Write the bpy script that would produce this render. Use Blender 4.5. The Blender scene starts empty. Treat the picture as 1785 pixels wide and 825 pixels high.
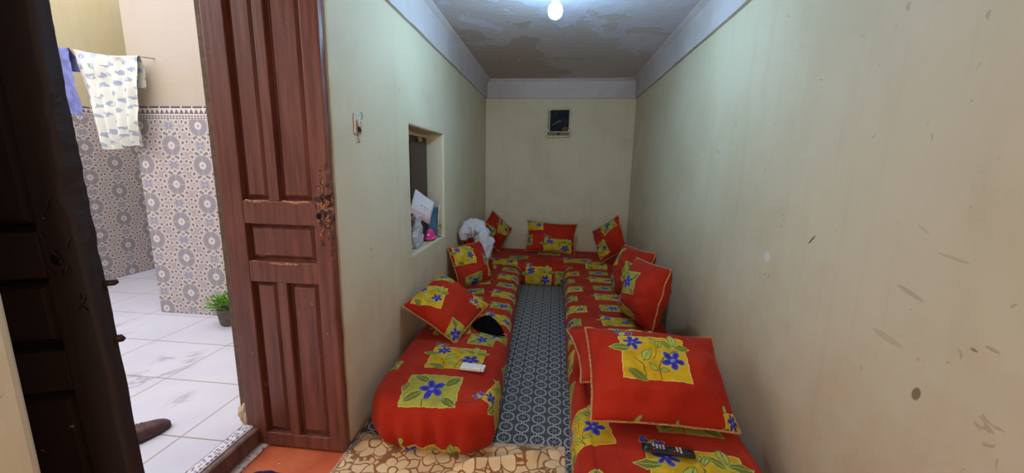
import bpy, bmesh, math, random
from mathutils import Vector, Matrix, noise
random.seed(7)
C = bpy.context.scene.collection
SC = bpy.context.scene
PI = math.pi
R = math.radians

# ------------------------------------------------------------------ camera, sky, exposure
EXPOSURE = 0.0
SKY_STRENGTH = 4.4
SKY_COLOR = (0.88, 0.93, 1.0)
BULB_STRENGTH = 480.0
BULB_COLOR = (0.42, 0.72, 1.0)
REAR_FILL_W = 21.0
EYE = 1.5
yaw, pitch, roll = R(6.2), R(10.2), R(1.06)
Fw = Vector((-math.sin(yaw)*math.cos(pitch), math.cos(yaw)*math.cos(pitch), -math.sin(pitch)))
R0 = Vector((math.cos(yaw), math.sin(yaw), 0))
U0 = R0.cross(Fw)
Rt = math.cos(roll)*R0 + math.sin(roll)*U0
Up = -math.sin(roll)*R0 + math.cos(roll)*U0
cam_d = bpy.data.cameras.new('camera')
cam_d.sensor_fit = 'HORIZONTAL'
cam_d.sensor_width = 36.0
cam_d.lens = 36.0*675.0/1785.0
cam_d.clip_start = 0.02
cam = bpy.data.objects.new('camera', cam_d)
C.objects.link(cam)
M = Matrix((( Rt.x, Up.x, -Fw.x, 0), (Rt.y, Up.y, -Fw.y, 0), (Rt.z, Up.z, -Fw.z, EYE), (0, 0, 0, 1)))
cam.matrix_world = M
SC.camera = cam
SC.view_settings.view_transform = 'Standard'
SC.view_settings.look = 'None'
SC.view_settings.gamma = 1.0
SC.view_settings.use_curve_mapping = False
SC.view_settings.exposure = EXPOSURE

W = bpy.data.worlds.new('sky')
SC.world = W
W.use_nodes = True
bg = W.node_tree.nodes['Background']
bg.inputs['Color'].default_value = (*SKY_COLOR, 1)
bg.inputs['Strength'].default_value = SKY_STRENGTH

# added warm fill light behind the camera, set in a made-up opening
al = bpy.data.lights.new('rear_fill_light', 'AREA')
al.shape = 'RECTANGLE'; al.size = 1.3; al.size_y = 1.1
al.energy = REAR_FILL_W; al.color = (1.0, 0.78, 0.56)
alo = bpy.data.objects.new('rear_fill_light', al)
alo.location = (-0.30, -1.62, 1.50)
alo.rotation_euler = (R(90), 0, 0)
C.objects.link(alo)

# ------------------------------------------------------------------ helpers: colours and node expressions
def lin(c):
    def f(v):
        v = v/255.0
        return v/12.92 if v <= 0.04045 else ((v+0.055)/1.055)**2.4
    return (f(c[0]), f(c[1]), f(c[2]), 1.0)

class X:
    """a scalar node expression"""
    def __init__(s, nt, v): s.nt, s.v = nt, v
    def op(s, o, *a):
        n = s.nt.nodes.new('ShaderNodeMath'); n.operation = o
        for i, q in enumerate((s,)+a):
            q = q.v if isinstance(q, X) else q
            if isinstance(q, (int, float)): n.inputs[i].default_value = q
            else: s.nt.links.new(q, n.inputs[i])
        return X(s.nt, n.outputs[0])
    def __add__(s, o): return s.op('ADD', o)
    __radd__ = __add__
    def __sub__(s, o): return s.op('SUBTRACT', o)
    def __rsub__(s, o): return X(s.nt, float(o)).op('SUBTRACT', s)
    def __mul__(s, o): return s.op('MULTIPLY', o)
    __rmul__ = __mul__
    def __truediv__(s, o): return s.op('DIVIDE', o)
    def __neg__(s): return s.op('MULTIPLY', -1.0)
    def abs(s): return s.op('ABSOLUTE')
    def sqrt(s): return s.op('SQRT')
    def sin(s): return s.op('SINE')
    def cos(s): return s.op('COSINE')
    def floor(s): return s.op('FLOOR')
    def frac(s): return s.op('FRACT')
    def min(s, o): return s.op('MINIMUM', o)
    def max(s, o): return s.op('MAXIMUM', o)
    def lt(s, o): return s.op('LESS_THAN', o)
    def gt(s, o): return s.op('GREATER_THAN', o)
    def pow(s, o): return s.op('POWER', o)
    def atan2(s, o): return s.op('ARCTAN2', o)
    def clamp(s): return s.max(0.0).min(1.0)
    def ramp(s, a, b):
        n = s.nt.nodes.new('ShaderNodeMapRange'); n.interpolation_type = 'SMOOTHSTEP'
        s.nt.links.new(s.v, n.inputs[0])
        n.inputs[1].default_value = a; n.inputs[2].default_value = b
        n.inputs[3].default_value = 0.0; n.inputs[4].default_value = 1.0
        return X(s.nt, n.outputs[0])

def hyp(a, b): return (a*a + b*b).sqrt()
def orr(*m):
    r = m[0]
    for q in m[1:]: r = r.max(q)
    return r

class Mat:
    """builder for one node material"""
    def __init__(s, name, rough=0.7, spec=0.3):
        s.m = bpy.data.materials.new(name); s.m.use_nodes = True
        s.nt = s.m.node_tree
        s.b = s.nt.nodes['Principled BSDF']
        s.b.inputs['Roughness'].default_value = rough
        s.b.inputs['Specular IOR Level'].default_value = spec
    def n(s, t, **kw):
        n = s.nt.nodes.new(t)
        for k, v in kw.items(): setattr(n, k, v)
        return n
    def coord(s, which='Object'):
        return s.n('ShaderNodeTexCoord').outputs[which]
    def uv(s, name):
        return s.n('ShaderNodeUVMap', uv_map=name).outputs[0]
    def sep(s, v):
        n = s.n('ShaderNodeSeparateXYZ'); s.nt.links.new(v, n.inputs[0])
        return [X(s.nt, o) for o in n.outputs]
    def scaled(s, v, sc, loc=(0, 0, 0)):
        n = s.n('ShaderNodeMapping'); s.nt.links.new(v, n.inputs[0])
        n.inputs['Scale'].default_value = sc if isinstance(sc, tuple) else (sc, sc, sc)
        n.inputs['Location'].default_value = loc
        return n.outputs[0]
    def noise(s, v, scale, detail=4, rough=0.55, dist=0.0):
        n = s.n('ShaderNodeTexNoise'); s.nt.links.new(v, n.inputs['Vector'])
        n.inputs['Scale'].default_value = scale; n.inputs['Detail'].default_value = detail
        n.inputs['Roughness'].default_value = rough; n.inputs['Distortion'].default_value = dist
        return X(s.nt, n.outputs['Fac'])
    def voronoi(s, v, scale, feature='F1', rnd=1.0):
        n = s.n('ShaderNodeTexVoronoi', feature=feature); s.nt.links.new(v, n.inputs['Vector'])
        n.inputs['Scale'].default_value = scale; n.inputs['Randomness'].default_value = rnd
        return X(s.nt, n.outputs['Distance'])
    def mix(s, fac, a, b, mode='MIX'):
        n = s.n('ShaderNodeMix', data_type='RGBA', blend_type=mode)
        ins = [n.inputs[0], n.inputs[6], n.inputs[7]]
        for i, q in zip(ins, (fac, a, b)):
            if isinstance(q, X): q = q.v
            if isinstance(q, (int, float)): i.default_value = q
            elif isinstance(q, tuple): i.default_value = q if len(q) == 4 else lin(q)
            else: s.nt.links.new(q, i)
        return n.outputs[2]
    def color(s, c):
        if isinstance(c, tuple): s.b.inputs['Base Color'].default_value = lin(c) if len(c) == 3 else c
        else: s.nt.links.new(c, s.b.inputs['Base Color'])
    def rough(s, x): s.nt.links.new(x.v, s.b.inputs['Roughness'])
    def bump(s, h, strength=0.3, dist=0.01):
        n = s.n('ShaderNodeBump'); n.inputs['Strength'].default_value = strength
        n.inputs['Distance'].default_value = dist
        s.nt.links.new(h.v, n.inputs['Height'])
        s.nt.links.new(n.outputs[0], s.b.inputs['Normal'])

def simple(name, col, rough=0.6, spec=0.3, var=0.12, scale=30.0, bump=0.15, metal=0.0):
    k = Mat(name, rough, spec)
    v = k.coord()
    nz = k.noise(v, scale, 4)
    d = tuple(max(0, int(c*(1-var))) for c in col)
    l = tuple(min(255, int(c*(1+var*0.6))) for c in col)
    k.color(k.mix(nz.ramp(0.3, 0.7), d, l))
    if bump: k.bump(nz, bump, 0.004)
    k.b.inputs['Metallic'].default_value = metal
    return k.m

# ------------------------------------------------------------------ helpers: meshes
def mesh_obj(name, verts, faces, mat, parent=None, smooth=True, loc=None):
    me = bpy.data.meshes.new(name)
    me.from_pydata([tuple(v) for v in verts], [], faces)
    me.update()
    if smooth:
        for p in me.polygons: p.use_smooth = True
    me.materials.append(mat)
    o = bpy.data.objects.new(name, me); C.objects.link(o)
    if parent is not None: o.parent = parent
    if loc is not None: o.location = loc
    return o

def bm_obj(name, bm, mat, parent=None, smooth=False, bevel=0.0, seg=2, loc=None):
    bmesh.ops.recalc_face_normals(bm, faces=bm.faces)
    me = bpy.data.meshes.new(name); bm.to_mesh(me); bm.free()
    if smooth:
        for p in me.polygons: p.use_smooth = True
    me.materials.append(mat)
    o = bpy.data.objects.new(name, me); C.objects.link(o)
    if parent is not None: o.parent = parent
    if loc is not None: o.location = loc
    if bevel:
        b = o.modifiers.new('bevel', 'BEVEL'); b.width = bevel; b.segments = seg
        b.limit_method = 'ANGLE'
    return o

def bx(bm, x0, x1, y0, y1, z0, z1, mtx=None):
    vs = [bm.verts.new((x, y, z)) for x in (x0, x1) for y in (y0, y1) for z in (z0, z1)]
    for f in ((0, 1, 3, 2), (4, 6, 7, 5), (0, 4, 5, 1), (2, 3, 7, 6), (0, 2, 6, 4), (1, 5, 7, 3)):
        bm.faces.new([vs[i] for i in f])
    if mtx is not None: bmesh.ops.transform(bm, matrix=mtx, verts=vs)
    return vs

def tube(bm, pts, r, seg=8, closed=False, cap=True):
    pts = [Vector(p) for p in pts]; n = len(pts)
    rings = []; prev = None
    for i, p in enumerate(pts):
        a = pts[(i-1) % n] if (closed or i > 0) else p
        b = pts[(i+1) % n] if (closed or i < n-1) else p
        t = (b-a).normalized() if (b-a).length > 1e-9 else Vector((0, 0, 1))
        if prev is None:
            h = Vector((0, 0, 1)) if abs(t.z) < 0.9 else Vector((1, 0, 0))
            u = t.cross(h).normalized()
        else:
            u = (prev - t*prev.dot(t)).normalized()
        prev = u; w = t.cross(u)
        rr = r[i] if isinstance(r, (list, tuple)) else r
        rings.append([bm.verts.new(p + (u*math.cos(2*PI*k/seg) + w*math.sin(2*PI*k/seg))*rr) for k in range(seg)])
    m = n if closed else n-1
    for i in range(m):
        A, B = rings[i], rings[(i+1) % n]
        for k in range(seg):
            bm.faces.new((A[k], A[(k+1) % seg], B[(k+1) % seg], B[k]))
    if cap and not closed:
        bm.faces.new(rings[0][::-1]); bm.faces.new(rings[-1])

def lathe(bm, prof, seg=24, center=(0, 0, 0)):
    cx, cy, cz = center; rings = []
    for r, z in prof:
        rings.append([bm.verts.new((cx+r*math.cos(2*PI*k/seg), cy+r*math.sin(2*PI*k/seg), cz+z)) for k in range(seg)])
    for A, B in zip(rings, rings[1:]):
        for k in range(seg):
            bm.faces.new((A[k], A[(k+1) % seg], B[(k+1) % seg], B[k]))
    bm.faces.new(rings[0][::-1]); bm.faces.new(rings[-1])

def fbm(x, y, z, s, o=3):
    t = 0; a = 1; f = s
    for _ in range(o):
        t += a*noise.noise(Vector((x*f, y*f, z*f))); a *= 0.5; f *= 2.1
    return t

def tag(o, label, cat, group=None):
    o['label'] = label; o['category'] = cat
    if group: o['group'] = group
    return o
def struct(o): o['kind'] = 'structure'; return o
def empty(name, loc, label, cat, group=None, rz=0.0):
    o = bpy.data.objects.new(name, None); C.objects.link(o)
    o.location = loc; o.rotation_euler = (0, 0, rz); o.empty_display_size = 0.1
    return tag(o, label, cat, group)

def subdiv_plane_wall(name, mat, cells, parent=None):
    """boxes joined in one mesh: cells = list of (x0,x1,y0,y1,z0,z1)"""
    bm = bmesh.new()
    for c in cells: bx(bm, *c)
    return bm_obj(name, bm, mat, parent)

# ------------------------------------------------------------------ materials: plaster, wood, tiles, fabrics
def plaster(name, base, dirt, dirt_amt=0.45, bump=0.35, marks=True, spots=()):
    k = Mat(name, 0.62, 0.25)
    v = k.coord()
    big = k.noise(v, 1.3, 5, 0.6, 0.4)
    mid = k.noise(v, 6.0, 5, 0.6)
    streak = k.noise(k.scaled(v, (9.0, 9.0, 0.8)), 1.2, 4)
    c = k.mix((big.ramp(0.42, 0.68)*dirt_amt), base, dirt)
    c = k.mix(streak.ramp(0.52, 0.75)*0.22*dirt_amt, c, (150, 138, 105))
    if marks:
        sp = k.noise(v, 17.0, 3, 0.5, 1.2)
        c = k.mix(sp.ramp(0.70, 0.74)*0.35, c, (120, 95, 70))
        _, _, zz = k.sep(v)
        low = (1.15 - zz + (mid-0.5)*1.4).ramp(0.0, 1.1)
        c = k.mix(low*0.55, c, (198, 160, 122))
    if spots:
        _, ys, zs = k.sep(v)
        wob = (mid-0.5)
        for y0, z0, a, b, ang, col, st in spots:
            ca, sa = math.cos(ang), math.sin(ang)
            dy = ys-y0; dz = zs-z0
            e = hyp((dy*ca+dz*sa)/a, (dz*ca-dy*sa)/b) + wob*1.1
            c = k.mix((1.0-e.ramp(0.75, 1.1))*st, c, col)
    k.color(c)
    fine = k.noise(v, 45.0, 4, 0.6)
    k.bump(big*0.9 + mid*0.5 + fine*0.10, bump, 0.03)
    return k.m

M_wall = plaster('cream_plaster', (212, 202, 173), (194, 180, 144))
M_wallR = plaster('cream_plaster_bare_wall', (212, 202, 173), (194, 180, 144), spots=(
    (1.731, 1.221, 0.030, 0.004, 2.3, (66, 48, 34), 0.9), (2.047, 1.074, 0.030, 0.030, 0, (224, 216, 214), 0.9),
    (1.169, 0.863, 0.013, 0.022, 0.2, (118, 86, 66), 0.8), (1.249, 1.145, 0.055, 0.008, 0.25, (140, 114, 84), 0.35),
    (1.153, 1.278, 0.050, 0.005, 0.1, (142, 122, 94), 0.3), (1.012, 1.080, 0.020, 0.006, 0.1, (126, 96, 70), 0.4),
    (1.251, 1.341, 0.030, 0.003, 0.5, (136, 116, 92), 0.3), (1.30, 0.98, 0.06, 0.012, 0.1, (156, 132, 104), 0.3),
    (1.05, 1.06, 0.012, 0.005, 0.1, (110, 84, 60), 0.7)))
M_court = plaster('courtyard_plaster', (185, 169, 155), (181, 162, 136), 0.6, 0.2, False)
M_courtY = plaster('courtyard_plaster_yellow', (200, 186, 152), (194, 176, 132), 0.6, 0.2, False)
M_reveal = plaster('reveal_plaster', (218, 206, 176), (180, 152, 118), 0.5, 0.5)
M_band = plaster('white_distemper', (200, 192, 192), (170, 158, 150), 0.6, 0.3, False)

def ceiling_mat():
    k = Mat('peeling_ceiling_paint', 0.75, 0.2)
    v = k.coord()
    x, y, z = k.sep(v)
    n1 = k.noise(v, 2.2, 6, 0.62, 0.5)
    n2 = k.noise(v, 9.0, 5, 0.6)
    # peeled zone towards the left and the far end of the room
    zone = (y - 2.9 - x*0.55)*0.55 + (n1-0.5)*2.4
    zone2 = (0.05 - x) + (y-2.4)*0.25 + (n1-0.5)*2.2
    peel = (zone.min(zone2+0.6)).ramp(0.30, 0.34)
    deep = (zone.min(zone2)).ramp(0.75, 0.80)
    c = k.mix(n2.ramp(0.3, 0.8)*0.5, (206, 208, 222), (188, 186, 198))
    c = k.mix(peel*0.6, c, (188, 178, 170))
    c = k.mix(deep*0.55, c, (166, 148, 132))
    flake = k.voronoi(v, 6.0, 'F1').lt(0.10)*zone.ramp(0.1, 0.5)*n2.gt(0.5)
    c = k.mix(flake*0.9, c, (225, 225, 225))
    k.color(c)
    k.bump(n1*0.6 + n2*0.3 - peel*0.25 - deep*0.2, 0.45, 0.03)
    return k.m
M_ceil = ceiling_mat()

def wood_paint(name, a, b, rough=0.38, scale=1.0, rmin=0.28, lock=None):
    k = Mat(name, rough, 0.45)
    v = k.coord()
    g = k.noise(k.scaled(v, (22*scale, 22*scale, 1.6*scale)), 1.4, 5, 0.6)
    sp = k.noise(v, 60.0, 3)
    c = k.mix(g.ramp(0.3, 0.72), a, b)
    chip = k.noise(v, 24.0, 3, 0.5, 0.8)
    c = k.mix(chip.ramp(0.73, 0.76)*0.7, c, (176, 132, 104))
    dk = k.noise(k.scaled(v, (40, 40, 2.2)), 1.1, 4, 0.6)
    c = k.mix(dk.ramp(0.56, 0.72)*0.45, c, tuple(int(q*0.55) for q in a))
    if lock:
        xx, yy, zz = k.sep(v)
        near = (1.0 - hyp((xx-lock[0])/0.075, (zz-lock[1])/0.20)).clamp()
        w1 = k.noise(v, 34.0, 4, 0.6, 0.7); w2 = k.noise(k.scaled(v, 1.0, (3.1, 5.7, 2.2)), 40.0, 3, 0.6, 0.7)
        c = k.mix((w1 + near*0.30).gt(0.68)*near.gt(0.05)*0.85, c, (44, 22, 16))
        c = k.mix((w2 + near*0.22).gt(0.72)*near.gt(0.05)*0.8, c, (170, 118, 84))
        chip = chip + (w1 + near*0.30).ramp(0.64, 0.70)*near.gt(0.05)*0.2
    k.color(c)
    k.rough(g*0.25 + rmin)
    k.bump(g*0.6 + sp*0.25 - chip.ramp(0.68, 0.76)*0.4, 0.45, 0.006)
    return k.m
M_door = wood_paint('maroon_door_paint', (98, 54, 43), (130, 77, 63), lock=(0.525, 1.30))
M_bare = simple('bare_splintered_wood', (178, 128, 96), 0.8, 0.2, 0.3, 60)
M_darkdoor = wood_paint('dark_umber_paint', (34, 20, 18), (46, 28, 24), rmin=0.6)
M_shutter = wood_paint('dark_shutter_wood', (50, 32, 24), (70, 45, 34), 0.5)
M_sill = wood_paint('worn_sill_wood', (96, 74, 70), (132, 104, 96), 0.6, 0.7)

def floor_mat():
    k = Mat('red_painted_cement', 0.55, 0.35)
    v = k.coord()
    n = k.noise(v, 5.0, 5)
    c = k.mix(n.ramp(0.3, 0.7), (186, 84, 48), (206, 108, 68))
    ch = k.noise(v, 16.0, 3, 0.5, 0.6)
    c = k.mix(ch.ramp(0.68, 0.71)*0.8, c, (226, 190, 160))
    k.color(c); k.bump(n + ch*0.5, 0.3, 0.01)
    return k.m
M_floor = floor_mat()

def marble_tiles():
    k = Mat('white_marble_tiles', 0.30, 0.4)
    v = k.coord()
    x, y, z = k.sep(v)
    a = R(0)
    u = (x + 2.44)/0.60; w = (y - 2.50)/0.47
    fu = (u.frac()-0.5).abs(); fw = (w.frac()-0.5).abs()
    g = orr(fu.gt(0.4935), fw.gt(0.4915))
    n = k.noise(v, 1.6, 6, 0.6, 1.6)
    vein = 1.0 - ((n-0.5).abs()*22.0).clamp()
    mask = k.noise(v, 1.7, 2).ramp(0.57, 0.68)
    c = k.mix(k.noise(v, 3.0, 4).ramp(0.3, 0.7)*0.5, (206, 202, 212), (192, 188, 201))
    c = k.mix(vein*mask*0.6, c, (120, 118, 130))
    c = k.mix(g*0.8, c, (140, 112, 84))
    k.color(c)
    k.bump(1.0-g, 0.2, 0.003)
    return k.m
M_marble = marble_tiles()

def zellige(name, axis, border_z=None):
    """printed mosaic tile: medallions on a staggered lattice among ringed roundels"""
    k = Mat(name, 0.32, 0.4)
    v = k.coord()
    xyz = k.sep(v)
    h = xyz[0] if axis == 'x' else xyz[1]
    z = xyz[2]
    PU, PV = 0.54, 0.325
    def cell(ou, ov):
        a = ((h/PU + ou).frac() - 0.5)*PU
        b = ((z/PV + ov).frac() - 0.5)*PV
        return a, b, hyp(a, b)
    a1, b1, r1 = cell(0.0, 0.0); a2, b2, r2 = cell(0.5, 0.5)
    r = r1.min(r2)
    near1 = r1.lt(r2)
    a = near1*a1 + (1.0-near1)*a2
    b = near1*b1 + (1.0-near1)*b2
    th = b.atan2(a)
    # ring of roundels about each medallion, and a second one of a star between them
    def roundels(aa, bb, n, rad, size, ph):
        t = bb.atan2(aa)
        q = (((t/(2*PI) + ph)*n).frac() - 0.5)*(2*PI/n)
        rr = hyp(aa, bb)
        dx = rr*q.cos() - rad; dy = rr*q.sin()
        return hyp(dx, dy)/size
    ro1 = roundels(a, b, 14, 0.112, 0.0215, 0.0)
    a3, b3, r3 = cell(0.5, 0.0); a4, b4, r4 = cell(0.0, 0.5)
    n3 = r3.lt(r4)
    ax = n3*a3 + (1.0-n3)*a4; bx_ = n3*b3 + (1.0-n3)*b4; rs = r3.min(r4)
    ro2 = roundels(ax, bx_, 8, 0.078, 0.021, 0.0)
    ro3 = roundels(ax, bx_, 12, 0.128, 0.020, 0.0)
    ro = ro1.min(ro2).min(ro3)
    white = (213, 199, 190); grey = (133, 126, 133); mid = (174, 161, 160); dark = (105, 99, 108)
    hatch = ((th*36.0+r*90.0).sin()*0.5+0.5)*((r*520.0).sin()*0.35+0.65)
    c = k.mix(k.noise(v, 70.0, 2).ramp(0.35, 0.65)*0.7, (169, 156, 154), (183, 170, 167))
    # stars
    t3 = bx_.atan2(ax)
    star = (rs/(0.044 + (t3*8.0).cos()*0.010)).lt(1.0)
    c = k.mix(star*0.8, c, (145, 144, 158))
    c = k.mix((rs/(0.050 + (t3*8.0).cos()*0.010)).lt(1.0)*(1.0-star), c, white)
    # roundels
    c = k.mix(ro.lt(1.05), c, white)
    c = k.mix(ro.lt(0.68), c, (149, 137, 137))
    c = k.mix(ro.lt(0.34), c, (113, 106, 113))
    # medallion
    edge = 0.084 + (th*24.0).cos()*0.003
    c = k.mix((r-edge).lt(0.004), c, white)
    c = k.mix((r-edge).lt(0.0), c, k.mix(hatch*0.75, (138, 131, 137), (183, 170, 165)))
    c = k.mix(r.lt(0.043), c, (142, 145, 163))
    c = k.mix(r.lt(0.032), c, white)
    c = k.mix(hyp(a*1.2, b).lt(0.011), c, (156, 115, 92))
    # grout of the 0.27 x 0.325 tiles
    g = orr(((h/0.27 + 0.5).frac()-0.5).abs().lt(0.007), ((z/PV + 0.5).frac()-0.5).abs().lt(0.006))
    c = k.mix(g*0.8, c, (211, 195, 183))
    if border_z is not None:
        d = z - border_z
        inb = d.gt(-0.105)
        bc = k.mix(0.0, white, white)
        tri = ((h/0.045).frac()-0.5).abs()*2.0
        zz = (d + 0.062)/0.040
        zin = zz.gt(0.0)*zz.lt(1.0)
        bc = k.mix(zin*tri.gt(zz), bc, (106, 97, 106))
        dash = ((h/0.028).frac()).lt(0.72)
        for zo in (-0.080, -0.097):
            bc = k.mix((d-zo).abs().lt(0.005)*dash, bc, (97, 87, 92))
        bc = k.mix(d.gt(-0.016)*((h/0.10).frac()).lt(0.9), bc, (74, 67, 74))
        c = k.mix(inb, c, bc)
    k.color(c)
    k.bump(1.0-g, 0.15, 0.002)
    return k.m
M_zelx = zellige('printed_mosaic_tiles', 'x', 1.945)
M_zely = zellige('printed_mosaic_tiles_side', 'y', 2.06)

def strip_tiles():
    k = Mat('blue_flecked_strip_tile', 0.4, 0.4)
    v = k.coord(); x, y, z = k.sep(v)
    n = k.voronoi(k.scaled(v, (1.0, 0.7, 1.0)), 62.0, 'F1', 0.7)
    c = k.mix(n.lt(0.36), (222, 212, 216), (120, 116, 142))
    dirt = k.noise(v, 11.0, 4)
    c = k.mix(dirt.ramp(0.55, 0.66)*0.7, c, (206, 178, 150))
    k.color(c)
    return k.m
M_strip = strip_tiles()

def rug_mat():
    k = Mat('black_white_lattice_vinyl', 0.5, 0.35)
    v = k.coord(); x, y, z = k.sep(v)
    P = 0.094
    a = ((x/P).frac()-0.5)*P; b = ((y/P).frac()-0.5)*P
    r = hyp(a, b); th = b.atan2(a)
    a2 = ((x/P+0.5).frac()-0.5)*P; b2 = ((y/P+0.5).frac()-0.5)*P
    r2 = hyp(a2, b2); t2 = b2.atan2(a2)
    b3 = b2; r3 = hyp(a, b3)
    black = (20, 20, 21); white = (190, 188, 184); grey = (150, 152, 154)
    c = k.mix((k.noise(v, 120.0, 2)).ramp(0.4, 0.6), black, (36, 37, 39))
    sp = ((th*4.0).cos().abs().lt(0.34))*r.lt(0.031)
    c = k.mix(sp, c, grey)
    sp2 = ((th*8.0).cos().abs().lt(0.35))*r.lt(0.014)
    c = k.mix(sp2, c, white)
    c = k.mix((r-0.0385).abs().lt(0.0036), c, white)
    c = k.mix((r-0.0315).abs().lt(0.0014), c, grey)
    st = (r2-(0.015 + (t2*8.0).cos()*0.004)).abs().lt(0.0018)
    c = k.mix(orr(st, r2.lt(0.004)), c, (128, 128, 126))
    c = k.mix((r2-0.0245).abs().lt(0.0014), c, grey)
    c = k.mix((r3-0.0075).abs().lt(0.0026), c, white)
    a4 = a2; r4 = hyp(a4, b)
    c = k.mix(((b.abs()-0.006).abs().lt(0.0014))*(a4.abs().lt(0.012)), c, (128, 128, 126))
    fade = k.noise(v, 3.0, 3)
    c = k.mix(fade.ramp(0.45, 0.75)*0.25, c, (92, 98, 104))
    k.color(c)
    return k.m
M_rug = rug_mat()

def blanket_mat():
    k = Mat('tan_floral_fleece', 0.95, 0.1)
    v = k.uv('cloth')
    x, y, z = k.sep(v)
    wv = k.n('ShaderNodeVectorMath', operation='ADD')
    nn = k.n('ShaderNodeTexNoise'); k.nt.links.new(v, nn.inputs['Vector']); nn.inputs['Scale'].default_value = 9.0
    sc = k.n('ShaderNodeVectorMath', operation='SCALE'); k.nt.links.new(nn.outputs['Color'], sc.inputs[0]); sc.inputs['Scale'].default_value = 0.05
    k.nt.links.new(v, wv.inputs[0]); k.nt.links.new(sc.outputs[0], wv.inputs[1])
    vv = wv.outputs[0]
    x, y, z = k.sep(vv)
    tan = (214, 178, 132); brown = (142, 92, 54)
    e = k.voronoi(vv, 15.0, 'DISTANCE_TO_EDGE', 0.9)
    blob = k.noise(v, 7.5, 2, 0.4, 0.8)
    c = k.mix(e.lt(0.055), tan, brown)
    c = k.mix(blob.ramp(0.585, 0.60)*k.noise(v, 22.0, 1).gt(0.42), c, brown)
    # big flowers
    P = 0.34
    def flower(ou, ov, rad, n):
        a = ((x/P+ou).frac()-0.5)*P; b = ((y/P+ov).frac()-0.5)*P
        r = hyp(a, b); t = b.atan2(a)
        pet = rad*0.66 + (t*n*0.5).cos().abs()*rad*0.34
        return r, t, pet
    for ou, ov, rad, n in ((0.1, 0.2, 0.115, 7.0), (0.6, 0.7, 0.085, 6.0)):
        r, t, pet = flower(ou, ov, rad, n)
        c = k.mix((r-pet).lt(0.009), c, brown)
        c = k.mix((r-pet).lt(0.0), c, (224, 190, 144))
        c = k.mix(((t*n*0.5).cos().abs().lt(0.10))*r.gt(rad*0.3)*(r-pet).lt(0.0), c, brown)
        c = k.mix((r-rad*0.28).abs().lt(0.004), c, brown)
    k.color(c)
    f = k.noise(v, 160.0, 3)
    k.bump(f + c_dummy(k, e)*0.6, 0.35, 0.004)
    k.b.inputs['Sheen Weight'].default_value = 0.25
    return k.m
def c_dummy(k, e): return e.ramp(0.0, 0.12)
M_blanket = blanket_mat()

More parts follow.
